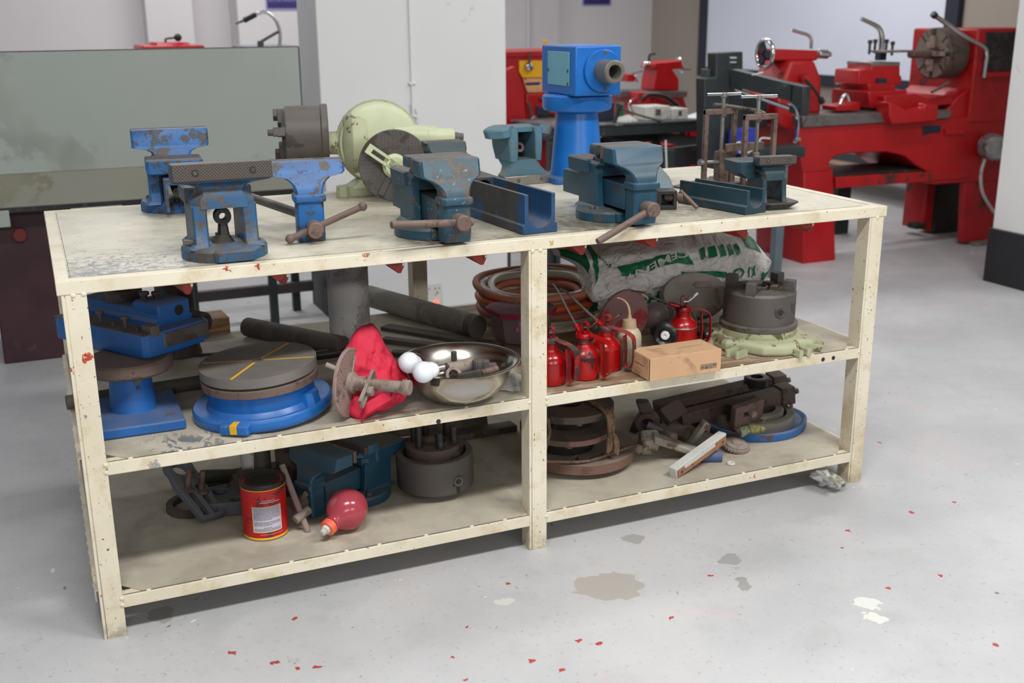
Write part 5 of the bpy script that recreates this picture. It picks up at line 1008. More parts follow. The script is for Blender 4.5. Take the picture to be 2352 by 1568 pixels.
# vise lying deeper in
t = thing('bench_vise', 'dark blue vise standing in the shade on the lower shelf behind the pink bottle', 'vise', (.668, .295, Z), -62, s=.90)
full_vise(t, TEAL2, .10, hz=.055, hl=(.02, .05), ha=50, L=.24, jawgap=.03)
t = thing('lead_screw', 'gnarled grey nut on a dark rod above the shaded blue vise', 'nut', (.726,.38,.175)); obj('nut', MB(T(rx=70, rz=20)).lathe([(.008, -.012), (.022, -.012), (.024, 0), (.022, .012), (.008, .012), (.008, -.012)], 12), ZINC, t); obj('rod', MB().cyl((0, .0, 0), (.03, .12, .02), .008, n=10), BLK, t)
for lab, p, h, r1, r2, m in (('pale tapered sleeve standing behind the paint can', (.42,.461,.097), .115, .016, .026, ZINC), ('dark round iron stub beside the pale tapered sleeve', (.45,.448,.097), .12, .024, .024, IRON2), ('thick dark iron stub standing behind the T bar', (.509,.39,.097), .12, .03, .034, RUSTD)):
    t = thing('metal_stub', lab, 'metal part', p); obj('stub', MB().lathe([(0, 0), (r1, 0), (r2, h), (r2*.6, h), (0, h-.01)], 24), m, t)
t = thing('metal_stub', 'short dark pipe lying with its open end showing left of the paint can', 'pipe', (.37,.42,.157)); obj('pipe', MB(T(ry=75, rz=200)).lathe([(.010, -.0), (.018, 0), (.018, .09), (.010, .09), (.010, 0)], 24), BLK, t)
for lab, a, b, w_, h in (('long flat rusty bar at the back of the lower left shelf', (.253,.537,.097), (1.23,.57,.097), .05, .02),):
    a, b = Vector(a), Vector(b); t = thing('flat_bar', lab, 'steel bar', a, math.degrees(math.atan2(b.y-a.y, b.x-a.x))); obj('bar', MB().box(0, (b-a).length, -w_/2, w_/2, 0, h), RUSTD, t, bev=.002)
t = thing('dark_panel', 'dark sheet leaning at the back of the lower left bay', 'sheet', (1.0, .62, Z+.006), -8, rx=-28); obj('sheet', MB().box(-.20, .16, 0, .012, 0, .22), RUSTD, t, bev=.002)  # dark panel set across the back of the bay
# big ring chuck
t = thing('ring_chuck', 'large dark dusty chuck with raised pinned centre in the lower left bay', 'chuck', (.866, .252, Z+.002), 0, ry=-1)
obj('foot_plate', MB().lathe([(0, 0), (.062, 0), (.062, .02), (0, .02)], 40), WHITED if 0 else BLK, t)
m = MB().lathe([(0, .012), (.092, .012), (.101, .020), (.1015, .105), (.099, .108), (.084, .108), (.082, .10), (.082, .07), (0, .07)], 72); rc = obj('outer_ring', m, IRON2, t, ang=30)
for a in (250, 10, 130): obj('ring_bridge', MB(T(rz=a)).box(.055, .090, -.012, .012, .085, .1075), IRON2, rc, bev=.001)
obj('inner_hub', MB().lathe([(0, .07), (.072, .07), (.074, .075), (.074, .125), (.070, .131), (.03, .133), (.028, .12), (0, .12)], 56), RUSTD, t, ang=30)
for a in (205, 268, 330, 30, 95, 150): x, y = .052*math.cos(math.radians(a)), .052*math.sin(math.radians(a)); obj('standing_pin', MB().cyl((x, y, .125), (x, y, .175+(.02 if a in (205, 30) else 0)), .0095, n=16), BLK, t, bev=.002)
q = T(.028, -.0975, .052, rx=90); obj('key_socket', MB(q).lathe([(0, .001), (.007, .001), (.007, .004), (.0125, .005), (.014, .003), (.014, -.002)], 24), IRON, rc, ang=30)
obj('key_bore', MB(q).cyl((0, 0, .0), (0, 0, .0045), .0062, n=8), BLK, rc); obj('oil_drip', MB(q).rects([(.0, -.016, -.008, -.012, -.004), (.0032, -.016, -.008, -.012, -.004)], .3).rects([(0, .006, .015, -.010, -.004), (.0032, .006, .015, -.010, -.004)], .3).rects([(0, -.005, .004, -.032, -.012), (.0022, -.005, .004, -.032, -.012)], .3), BLK, rc)
# ================================================================ lower shelf, right bay
t = thing('face_plate', 'wide round slotted face plate lying flat by the centre leg on the lower shelf', 'face plate', (1.302, .278, Z))
obj('hub', MB().lathe([(0, 0), (.07, 0), (.09, .016), (0, .018)], 40), BLK, t)
sl = []
for a in (285, 15, 105, 195, 240, 60): r = math.radians(a); c_, s_ = math.cos(r), math.sin(r); sl.append([(x*c_-y*s_, x*s_+y*c_) for x, y in ((.085, -.0042), (.128, -.0042), (.131, 0), (.128, .0042), (.085, .0042))])
obj('slotted_disc', MB().plate(circ(.158, 80), sl, .016, .044), mat('dusty_face_plate', (112, 80, 66), (96, 66, 54), .3, 20, .6, dust=.9, dc=(128, 120, 110)), t, bev=.001)
def disk(lab, x, y, z, r, h, m, rx=0, slots=0):
    t = thing('machine_disc', lab, 'disc', (x, y, Z+z), rx=rx); pts = circ(r, 60)
    obj('disc', MB().plate(pts, [circ(r*.3, 24)], 0, h), m, t, bev=.001); return t
t = disk('pinkish rusty disc tied with rope, the lower one above the face plate', 1.262, .28, .095, .128, .016, PINKD if 0 else mat('pinkish_rust_disc', (140, 104, 92), (96, 76, 66), .35, 10, .7, dust=.85, dc=(92, 86, 80)), 2)
obj('bolt_boss', MB().cyl((-.04, -.10, -.008), (-.04, -.10, 0), .012, n=16), IRON2, t); obj('hub', MB().lathe([(.03, -.045), (.08, -.045), (.085, -.001), (.03, -.001)], 32), BLK, t)
t = disk('dark rusty disc tied with rope, top of the stack below the shelf', 1.270, .285, .150, .128, .020, RUSTD, -1)
obj('bolt_boss', MB().cyl((-.02, -.108, -.008), (-.02, -.108, 0), .010, n=16), IRON2, t); obj('hub', MB().lathe([(.03, -.036), (.07, -.036), (.075, -.001), (.03, -.001)], 32), BLK, t)
t = thing('jute_rope', 'frayed jute rope knotted round the stacked discs', 'rope')
rp = []
for k in range(3): obj('strand', MB().tube([(1.318+k*.009, .30, Z+.176), (1.320+k*.009, .175, Z+.178), (1.322+k*.008, .147, Z+.165), (1.324+k*.006, .144, Z+.13), (1.320+k*.006, .140, Z+.10), (1.322+k*.007, .142, Z+.070)], .0052, sm=5, n=8), ROPE, t)
for k in range(7): a = random.uniform(-.018, .018); obj('frayed_end', MB().tube([(1.323+a*.5, .136, Z+.122), (1.323+a*1.0, .126, Z+.10), (1.323+a*1.2, .130, Z+.078-abs(a))], lambda q_: .0045+.002*math.sin(math.pi*q_), sm=4, n=7), ROPE, t)
obj('loose_loop', MB().tube([(1.165, .19, Z+.17), (1.160, .17, Z+.14), (1.15, .17, Z+.10), (1.148, .18, Z+.06), (1.19, .16, Z+.055), (1.26, .145, Z+.050), (1.34, .16, Z+.052), (1.42, .19, Z+.049), (1.46, .22, Z+.03)], .0042, sm=6, n=8), ROPE, t)
# white grey casting with round ball end
t = thing('bracket_casting', 'pale dusty bracket casting with a ball end lying in front of the parts pile', 'casting', (0, 0, 0))
b0 = Vector((1.455,.21,.127)); obj('ball_end', MB().sph(b0, .0145, 20), DUSTY, t)
hd = MB(Matrix.Translation((1.491,.215,.136)) @ T(rz=-15, rx=25)).rects([(-.024, -.024, .024, -.02, .03), (.022, -.024, .03, -.02, .03), (.027, -.02, .026, -.016, .026)], .1); obj('square_head', hd, mat('pale_grimy_paint', (158, 154, 140), (112, 92, 66), .3, 22, .7, dust=.5, dc=(170, 166, 156)), t)
PG = bpy.data.materials['pale_grimy_paint']
A_, B_ = Vector((1.496,.2,.158)), Vector((1.614,.135,.116)); ar = MB(); d = (B_-A_); sd = Vector((.35, .9, .0)).normalized()
ar.loft([[A_+sd*a*w1+Vector((0, 0, b*h1)) for a, b in ((-1, -1), (1, -1), (1, 1), (-1, 1))] if k == 0 else [B_+sd*a*w1+Vector((0, 0, b*h1)) for a, b in ((-1, -1), (1, -1), (1, 1), (-1, 1))] for k, w1, h1 in ((0, .022, .012), (1, .028, .008))]); obj('arm', ar, PG, t, bev=.004)
t = thing('blue_knuckle', 'dusty blue round ended fitting poking out under the painted bar', 'fitting', (0, 0, 0)); a, b = Vector((1.597,.13,.107)), Vector((1.649,.105,.11)); u = (b-a).normalized()
obj('shank', MB().cyl(a-u*.03, a+u*.02, .014, n=20), DUSTY, t); e = obj('blue_end', MB().cyl(a+u*.012, b+u*.012, .020, .018, n=10), mat('dusty_navy_paint', (58, 78, 116), (96, 92, 92), .35, 24, .6, dust=.6, dc=(110, 116, 130)), t, bev=.004); obj('end_hole', MB().cyl(b+u*.0115, b+u*.0128, .0035, n=10), BLK, e)
# the wooden bar lying across
t = thing('painted_wood_bar', 'wooden bar with chipped white paint lying diagonally across the lower shelf front', 'wood bar', (0, 0, 0)); a, b = Vector((1.472,.053,.116)), Vector((1.674,.12,.164)); u = (b-a).normalized(); s_ = u.cross(Vector((0, 0, 1))).normalized(); w_ = s_.cross(u)
if w_.z < 0: w_ = -w_
def obx(a, b, s_, w_, hw, z0, z1): return [[p+s_*x*hw+w_*z for x, z in ((-1, z0), (1, z0), (1, z1), (-1, z1))] for p in (a, b)]
obj('bar', MB().loft(obx(a, b, s_, w_, .0125, -.020, .010)), WOODD, t, bev=.0015)
pt = obj('white_paint', MB().loft(obx(a-u*.0008, b+u*.0004, s_, w_, .0129, .004, .0113)).loft(obx(a-u*.001, a+u*.002, s_, w_, .0128, -.0195, .011)).loft(obx(a+u*.035, b-u*.05, s_, w_, .0128, -.006, .0112)), WHITEP, t, bev=.001)
for k in (.1, .92): p = a.lerp(b, k)+s_*.0126-w_*.008; obj('nail_hole', MB().cyl(p, p+s_*.0008, .003, n=8), BLK, t)
# small gear, nut
t = thing('sprocket', 'small dusty toothed sprocket lying in front of the blue flanged base', 'gear', (1.742, .150, Z+.012), rx=12, ry=4)
g = []; N_ = 26
for k in range(N_*2): rr_ = .040 if k % 2 else .036; g.append((rr_*math.cos(math.tau*k/(N_*2)), rr_*math.sin(math.tau*k/(N_*2))))
obj('teeth', MB().plate(g, [], -.004, .004), DUSTY, t); obj('hub', MB().lathe([(0, .003), (.033, .003), (.033, .009), (.016, .010), (.015, .014), (0, .014)], 36), DUSTY, t, ang=30)
t = thing('hex_nut', 'flat hexagonal nut lying alone near the lower shelf front edge', 'nut', (1.668, .066, Z)); obj('nut', MB().plate(circ(.012, 6), [circ(.006, 14)], 0, .006), WHITED, t, bev=.001)
# pegs and blocks of the pile
def obb(nm, lab, cat, c, sz, r, m, bev=.002, extra=None, parts=None):
    t = thing(nm, lab, cat, c, r[2], rx=r[0], ry=r[1]); x, y, z = [v/2 for v in sz]; obj(parts or 'block', MB().rects([(-z, -x, x, -y, y), (z, -x, x, -y, y)], .04), m, t, bev=bev)
    if extra: extra(t)
    return t
obb('bent_bar_end', 'pale bent bar end sticking up in the middle of the parts pile', 'metal part', (1.653,.215,.14), (.016, .02, .085), (10, 32, 0), PG, extra=lambda t: obj('bent_tip', MB().rects([(.02, -.01, .03, -.01, .01), (.042, -.01, .02, -.01, .01)], .3), PG, t, bev=.003))
obb('steel_block', 'reddish dusty steel block behind the crossing wood bar', 'metal part', (1.64,.25,.12), (.05, .03, .03), (0, -12, 20), RUST)
obb('grey_wedge', 'pale grey wedge shaped piece at the middle of the parts pile', 'metal part', (1.608,.27,.121), (.05, .03, .018), (0, 14, 10), DUSTY)
obb('black_box_section', 'square dark rusty block tilted at the back of the parts pile', 'metal part', (1.645,.34,.164), (.075, .05, .028), (40, -14, 12), RUSTD)
obb('rust_plate', 'rusty flat plate standing behind the tilted block', 'metal part', (1.743,.36,.131), (.05, .012, .06), (10, 30, 0), RUSTD)
obb('dark_plate', 'dark upright plate between the tilted block and the slotted block', 'metal part', (1.76,.32,.128), (.055, .014, .06), (-8, -14, 10), RUSTD)
t = thing('ring_clamp', 'dark ring shaped clamp standing beside the stacked discs', 'clamp', (1.536,.3,.165), -30, rx=12)
obj('ring', MB(T(rx=90)).lathe([(.020, -.014), (.034, -.014), (.036, 0), (.034, .014), (.020, .014), (.020, -.014)], 36), RUSTD, t, ang=30); obj('clamp_screw', MB().cyl((.0, -.02, 0), (.045, -.03, -.01), .014, .006, n=14), IRON2, t); obj('clamp_arm', MB().rects([(.025, -.02, .02, -.012, .012), (.07, -.035, .0, -.012, .012)], .2), RUSTD, t)
t = thing('floor_disc', 'dark disc leaning upright at the back of the lower right bay', 'disc', (1.598,.42,.069), 20, rx=-10); obj('disc', MB(T(rx=90)).lathe([(0, 0), (.07, 0), (.07, .02), (0, .02)], 40), BLK, t)
# long arms reaching to the right
def arm(lab, a, b, w_, h, m, tipr=.009, blk=None):
    a, b = Vector(a), Vector(b); t = thing('fixture_arm', lab, 'metal arm', a); d = b-a; u = d.normalized(); s_ = u.cross(Vector((0, 0, 1))).normalized(); n_ = s_.cross(u)
    obj('arm', MB().loft([[p+s_*x*w_/2+n_*z*h/2*k for x, z in ((-1, -1), (1, -1), (1, 1), (-1, 1))] for p, k in ((Vector((0, 0, 0)), .8), (d, 1))]), m, t, bev=.003)
    obj('end_block', MB().loft([[d+u*k+s_*x*w_*.62+n_*z*h*.62 for x, z in ((-1, -1), (1, -1), (1, 1), (-1, 1))] for k in (-.01, .035)]), m, t, bev=.003)
    obj('screw_tip', MB().cyl(d+u*.03, d+u*.052, .0045, n=10).cyl(d+u*.048, d+u*.058, .0085, n=12), m, t); return t
arm('upper dark fixture arm slanting up to the right under the middle shelf', (1.664,.47,.13), (2.048,.4,.18), .05, .05, RUSTD)
arm('lower dark fixture arm with a screw tip in front of the upper arm', (1.669,.34,.142), (2.004,.3,.18), .045, .045, RUSTD)
t = thing('round_collar', 'dark ring collar lying on top of the fixture arms', 'collar', (1.986,.4,.197), rx=0); obj('collar', MB().lathe([(.02, -.012), (.04, -.012), (.04, .010), (.036, .014), (.02, .014), (.02, -.012)], 36), BLK, t)
t = thing('slotted_block', 'rusty block with a slot and hexagon bolt resting on the pale yellow sleeve', 'clamp block', (1.82,.225,.182), 6, rx=12, ry=-6)
m = MB(T(rx=90)); m.plate([(-.055, -.034), (.045, -.034), (.052, -.026), (.052, .034), (-.055, .034)], [[(-.022, -.007), (.016, -.007), (.016, .009), (-.022, .009)]], -.0, .022); obj('plate', m, RUST, t, bev=.0025)
obj('backing', MB().box(-.05, .048, .002, .02, -.03, .03), BLK, t, bev=.002); obj('hex_bolt', MB().cyl((.008, -.012, .0), (.008, -.034, .0), .0115, n=6), PINKD, t, bev=.0015); obj('lower_lip', MB().rects([(-.044, -.05, .05, -.034, -.0), (-.034, -.055, .052, -.03, .0)], .1), RUST, t)
t = thing('yellow_sleeve', 'pale yellow ribbed sleeve lying in front of the blue flanged base', 'sleeve', (1.789,.205,.124)); d = Vector((1.877,.2,.131))-Vector((1.789,.205,.124)); u = d.normalized()
for k, (f0, f1) in enumerate(((0, .34), (.36, .72), (.74, 1.))): obj('segment', MB().cyl(u*d.length*f0, u*d.length*f1, .0165, n=20), YTAPE if k else mat('grey_green_sleeve', (172, 180, 146), (110, 108, 84), .3, 50, .7), t, bev=.0025)
t = thing('bent_pin', 'thin bent steel lever standing up from the blue flanged base', 'lever', (2.04,.29,.133)); obj('lever', MB().tube([(.003, 0, -.02), (0, 0, 0), (-.004, 0, .018), (-.012, .0, .026)], .006, sm=4), DUSTY, t)
# rotary base at right end
t = thing('flanged_base', 'blue rimmed round base with nested grey rings, right end of the lower shelf', 'machine base', (1.905, .30, Z), 0)
o = [(.155*math.cos(a)*(1+.10*max(0, math.cos(a+.2))**6), .150*math.sin(a)) for a in [math.tau*i/60 for i in range(60)]]
BLW = mat('half_worn_blue_rim', (30, 100, 170), (80, 62, 54), .42, 9, .45, dust=.65, dc=(120, 126, 132), var=.1)
obj('base_flange', MB().loft([[(x*.98, y*.98, 0) for x, y in o], [(x, y, .004) for x, y in o], [(x, y, .022) for x, y in o], [(x*.96, y*.96, .026) for x, y in o], [(x*.9, y*.9, .018) for x, y in o]]), BLW, t)
obj('outer_ring', MB().lathe([(.085, .016), (.122, .016), (.122, .045), (.119, .048), (.100, .048), (.099, .03), (.085, .03), (.085, .016)], 64), IRON if 0 else BARG, t, ang=30)
obj('inner_ring', MB().lathe([(.06, .02), (.090, .02), (.090, .056), (.087, .058), (.066, .058), (.064, .034), (.06, .034), (.06, .02)], 56), BARG, t, ang=30)
obj('center_plate', MB().lathe([(0, .02), (.064, .02), (.064, .036), (0, .038)], 48), DUSTY, t, ang=30)
for a in (32,): obj('slotted_lug', MB(T(rz=a)).rects([(.018, .125, .165, -.024, -.008), (.034, .125, .165, -.024, -.008)], .2).rects([(.018, .125, .165, .008, .024), (.034, .125, .165, .008, .024)], .2), BLW, t, bev=.002)
# crinkled film by the right leg
t = thing('plastic_film_wad', 'wad of crinkled clear plastic film on the floor by the front right leg', 'plastic film')
SF = crumple([((1.907,.018,.05), (1.948,.058,.012)), ((1.902,-.02,.075), (1.94,.017,.008)), ((1.92,-.035,.075), (1.959,-.003,.006)), ((1.969,-.011,.05), (1.997,.005,.008)), ((2.002,.001,.03), (2.018,.007,.01))], .04, .022, 30, 12, ridge=1.4)
obj('film', crumple_mb(SF, 30, 16), FILM, t, ang=20)
t = thing('green_stool', 'pale green plastic tub on the floor behind the lower right shelf', 'tub', (2.02, 1.12, 0)); obj('tub', MB().lathe([(0, .0), (.10, 0), (.13, .22), (.135, .222), (.135, .235), (.127, .235), (.098, .006), (0, .006)], 40), STOOL, t, ang=40)

# ================================================================ behind the bench, left
t = thing('sheet_guard', 'large grey-green sheet metal splash guard with a folded lower lip behind the bench', 'machine guard', (0, 0, 0))
xr_ = 1.012; zt_ = 1.186; zk = .7475; zb_ = .632
obj('back_sheet', MB().box(-1.6, xr_, 2.2, 2.206, zk, zt_), PANEL, t, bev=.002)
obj('top_lip', MB().box(-1.6, xr_, 2.2, 2.225, zt_-.002, zt_+.002), RUSTD, t, bev=.0008)
obj('folded_lip', MB().prof([(2.2, zk), (2.206, zk), (2.160, zb_), (2.154, zb_)], -1.6, xr_, 'x'), mat('grimy_green_sheet', (122, 122, 108), (110, 108, 90), .3, 1.5, .5, var=.06, bump=.03), t, bev=.001)
obj('chip_tray_edge', MB().box(-1.6, xr_-.02, 2.154, 2.5, zb_-.02, zb_-.002), BLK, t)
t = thing('machine_cabinet', 'dark maroon machine pedestal with a dull red knob under the sheet guard', 'machine cabinet', (-.09, 2.52, 0))
obj('cabinet', MB().box(-.115, .193, -.24, .24, 0, .606), MAROON, t, bev=.006); obj('red_knob', MB().cyl((.002, -.24, .508), (.002, -.262, .508), .026, n=28), KNOBR, t, bev=.003)
t = thing('pale_bracket', 'pale grey notched metal bracket at the left edge below the sheet guard', 'bracket', (-.135, 2.2, .56)); obj('plate', MB().box(-.10, .022, -.05, -.044, .0, .06), PANEL, t, bev=.002); obj('fold', MB().box(-.10, .022, -.05, .02, .058, .062), PANEL, t, bev=.001)
t = thing('steel_stand', 'dark green steel leg stand with a low brown cross rail seen under the benchtop', 'stand', (0, 0, 0))
for xa, yy in ((.503, 2.62), (.551, 2.42), (.888, 2.42), (1.03, 2.62)):
    obj('leg', MB().box(xa-.017, xa+.017, yy-.017, yy+.017, 0, .60), DKGREEN, t, bev=.002)
obj('stand_top', MB().box(.30, 1.0, 2.36, 2.66, .575, .605), DKGREEN, t, bev=.002)
obj('cross_rail', MB().box(.3, 1.10, 2.555, 2.59, .10, .145), BROWNB, t, bev=.002)
# far machines peeking over the guard
t = thing('far_red_machine', 'top of a far red machine with a black ball lever above the sheet guard', 'machine', (.806, 4.6, 0))
obj('body', MB().box(-.17, .17, -.2, .35, 0, 1.15), RED, t, bev=.01); obj('cover', MB().rects([(1.15, -.1, .1, -.15, .2), (1.165, -.09, .09, -.14, .2)], .1), RED, t)
zz = 1.165; obj('lever', MB().tube([(-.03, -.1, zz), (-.03, -.1, zz+.02), (.03, -.12, zz+.028)], .006, sm=3), IRON2, t); obj('lever_ball', MB().sph((.035, -.12, zz+.028), .022, 18), BLKR, t)
t = thing('flexible_lamp', 'chrome gooseneck machine lamp with a black head above the sheet guard', 'lamp', (0, 0, 0)); yy = 4.2
zq = 1.156
obj('gooseneck', MB().tube([(1.342,4.2,.914), (1.358,4.2,1.108), (1.37,4.2,1.216), (1.343,4.2,1.294), (1.292,4.2,1.328), (1.242,4.2,1.316)], .0095, sm=8), CHROME, t)
obj('lamp_head', MB().cyl((1.242,4.2,1.316), (1.172,4.2,1.284), .014, .016, n=16), BLKP, t, bev=.003); obj('lamp_tip', MB().cyl((1.172,4.2,1.284), (1.124,4.2,1.266), .008, .005, n=12), IRON2, t)
t = thing('far_grey_machine', 'far grey machine top with an angled lever under the flexible lamp', 'machine', (1.34, 4.3, 0)); zz = 1.141
obj('body', MB().box(-.16, .16, -.1, .4, 0, zz), GREYST, t, bev=.01); obj('lever', MB().cyl((-.08, -.08, zz), (-.08, -.08, zz+.03), .018, n=14).cyl((-.08, -.08, zz+.025), (.02, -.1, zz+.08), .009, n=10), IRON2, t)
# ================================================================ red lathe with yellow panel, behind the pillar
def knobr(t, p, r, m=CHROME, L=.03): return obj('knob', MB().cyl(p, (p[0], p[1]-L, p[2]), r, r*.85, n=24), m, t, bev=.003)
t = thing('red_lathe', 'far red lathe headstock with a yellow control plate between pillar and blue post', 'lathe', (0, 0, 0)); y = 3.6
X = lambda px, py=200: 0
obj('headstock', MB().box(2.479, 2.888, y, y+.5, .62, 1.099), RED, t, bev=.012)
obj('top_cover', MB().box(2.457, 2.962, y-.012, y+.5, 1.074, 1.105), REDD, t, bev=.004)
obj('left_cover', MB().prof([(2.436, 1.0), (2.523, 1.03), (2.584, .86), (2.599, .66), (2.599, .05), (2.432, .05)], 3.5, 3.6, 'y'), RED, t, bev=.008)
obj('yellow_panel', MB().prof([(2.587,3.59,1.055)[::2], (2.731,3.59,1.052)[::2], (2.731,3.59,.957)[::2], (2.608,3.59,.961)[::2], (2.586,3.59,.992)[::2]], 3.585, 3.6, 'y'), YPANEL, t)
obj('print_plate', MB().prof([(2.608,3.59,.956)[::2], (2.731,3.59,.952)[::2], (2.731,3.59,.874)[::2], (2.638,3.59,.877)[::2]], 3.585, 3.6, 'y'), OPANEL, t)
obj('blue_stripe', MB().box(2.625, 2.713, 3.582, 3.586, .917, .932), PURPLE, t)
kn = knobr(t, (2.639,3.58,1.02), .026); obj('knob_lever', MB().cyl((2.634,3.55,1.041), (2.639,3.55,1.1), .007, n=10), IRON2, t)
knobr(t, (2.638,3.52,.73), .026, STEEL); obj('feed_lever', MB().cyl((2.624,3.5,.755), (2.605,3.5,.828), .007, n=10), IRON2, t)
obj('feed_box', MB().box(2.603, 2.878, 3.53, 3.62, .692, .872), RED, t, bev=.006)
knobr(t, (2.693,3.52,.843), .011, IRON2, .02)
obj('lower_slot', MB().box(2.672, 2.777, 3.52, 3.53, .715, .759), BLK, t)
obj('navy_plate', MB().prof([(2.664,3.51,.806)[::2], (2.741,3.51,.786)[::2], (2.741,3.51,.742)[::2], (2.664,3.51,.759)[::2]], 3.515, 3.53, 'y'), NAVY, t)
obj('pedestal', MB().prof([(2.594, .60), (2.725, .62), (2.725, .5), (2.754, .0), (2.511, 0), (2.513, .6)], 3.5, 3.9, 'y'), RED, t, bev=.008)
obj('grease_nipple', MB().cyl((2.799,3.7,1.133), (2.799,3.7,1.162), .012, n=12), YELLOW, t, bev=.003)
# far small lathe: tailstock with handwheel
t = thing('red_lathe', 'small far red lathe with a spoked tailstock handwheel right of the blue head', 'lathe', (0, 0, 0)); y = 4.2
def pb(n, pts, y0, y1, m, bev=.006): return obj(n, MB().prof([p[::2] for p in pts], y0, y1, 'y'), m, t, bev=bev)
pb('tailstock', [(3.79,4.2,.998), (3.996,4.2,1.008), (3.998,4.2,.952), (3.924,4.2,.953), (3.977,4.2,.89), (3.98,4.2,.816), (3.789,4.2,.822), (3.796,4.2,.895), (3.811,4.2,.956), (3.784,4.2,.962)], 4.12, 4.3, RED)
pb('bed', [(3.533,4.2,.827), (4.038,4.2,.811), (4.032,4.2,.769), (3.534,4.2,.786)], 4.1, 4.35, BEDM); pb('bed_casting', [(3.599,4.2,.783), (4.019,4.2,.769), (4.065,4.2,.652), (3.585,4.2,.671)], 4.12, 4.33, REDD)
pb('carriage', [(3.598,4.2,.823), (3.696,4.2,.819), (3.699,4.2,.729), (3.662,4.2,.632), (3.586,4.2,.635)], 4.0, 4.4, REDD)
c = (4.031,4.2,.979); w = obj('handwheel', MB(Matrix.Translation(c) @ T(ry=72, rz=-20)).tube([(.05*math.cos(a), .05*math.sin(a), 0) for a in [math.tau*i/28 for i in range(28)]], .009, n=8, closed=True), CHROME, t)
m = MB(Matrix.Translation(c) @ T(ry=72, rz=-20))
for a in (0, 120, 240): m.rects([(-.006, -.05, .0, -.012, .012), (.006, -.05, .0, -.012, .012)], .1); m.M = m.M @ T(rz=120)
obj('wheel_spokes', m, BLKP, w); obj('quill', MB().cyl((3.751,4.2,.985), (3.797,4.2,.984), .020, n=16), CHROME, t, bev=.004)
obj('crank_lever', MB().tube([(3.793,4.2,.998), (3.795,4.2,1.046), (3.837,4.2,1.053)], .008, sm=3), BLKR, t); obj('wheel_handle', MB().cyl((4.021,4.15,.953), (4.05,4.1,.951), .007, n=10), IRON, t)
obj('cross_slide_block', MB().box(3.579, 3.634, 4.1, 4.3, .884, .931), RED, t, bev=.004)
obj('cross_slide_handle', MB().cyl((3.635,4.2,.911), (3.687,4.2,.904), .016, n=14).cyl((3.687,4.2,.904), (3.708,4.2,.875), .007, n=8).cyl((3.661,4.2,.927), (3.745,4.2,.944), .005, n=8), CHROME, t)
obj('carriage_wheel', MB(Matrix.Translation((3.573,3.98,.743)) @ T(rx=90)).lathe([(.03, -.012), (.048, -.012), (.052, 0), (.048, .012), (.03, .012), (.03, -.012)], 32).cyl((0, 0, -.006), (0, 0, .004), .032), CHROME, t)
obj('coolant_hose', MB().tube([(3.6,4,.757), (3.679,4,.804), (3.793,4,.789), (3.877,4,.742), (3.918,4,.701)], .016, sm=6), BLKP, t)
# green grinder thing between post and lathe
t = thing('green_bottle', 'green container edge just right of the blue post head', 'container', (3.028,3.2,.801)); obj('container', MB().cyl((0, 0, -.05), (0, 0, .03), .022, n=20), mat('mid_green_plastic', (20, 96, 60), None, rough=.4), t, bev=.004)
# ================================================================ black work table with white boxes
t = thing('work_table', 'black steel work table with a lower front rail behind the teal vise', 'table', (0, 0, 0))
ztb = .742; xa, xb = 2.824, 3.662
obj('table_top', MB().box(xa-.35, xb, 2.95, 3.45, ztb-.012, ztb), mat('glossy_black_top', (58, 62, 64), (120, 124, 126), .18, 9, .22, var=.2, dust=.25, dc=(150, 154, 156)), t, bev=.002)
obj('apron', MB().box(xa-.34, xb-.01, 2.96, 3.44, ztb-.065, ztb-.013), SAWB, t, bev=.002)
for x in (xa-.32, xb-.1):
    for yy in (2.99, 3.41): obj('leg', MB().box(x-.02, x+.02, yy-.02, yy+.02, 0, ztb-.06), SAWB, t, bev=.002)
t = thing('trolley_frame', 'black angle frame trolley with a lower shelf in front of the work table', 'trolley', (0, 0, 0))
za = .60
xq0, xq1 = 2.671, 2.872
pA, pB, pC = Vector((2.982,3.309,.64)), Vector((2.997,2.625,.64)), Vector((3.416,2.754,.64))
def rail(nm, a, b, h, w_=.02, m=SAWB):
    a, b = Vector(a), Vector(b); d = (b-a); L = d.length; return obj(nm, MB(T(a.x, a.y, a.z, rz=math.degrees(math.atan2(d.y, d.x)))).box(0, L, -w_/2, w_/2, -h, 0), m, t, bev=.002)
rail('side_rail', pA, pB, .13); rail('front_rail', pB, pC, .10); rail('rear_rail', pA+(pC-pB), pC, .06); rail('rear_side_rail', pA, pA+(pC-pB), .06)
for p in (pA, pB, pC, pA+(pC-pB)): obj('leg', MB().box(p.x-.03, p.x+.03, p.y-.02, p.y+.02, 0, .63), SAWB, t, bev=.002)
lo = [(p.x, p.y) for p in (pA, pB, pC, pA+(pC-pB))]; obj('lower_shelf', MB().prof(lo, .28, .295, 'z'), SAWB, t)
t = thing('white_tie', 'thin white plastic strip hanging from the trolley corner', 'strip'); obj('strip', MB().cyl((2.962,2.595,.684), (2.973,2.595,.542), .005, n=8), WHITED, t)
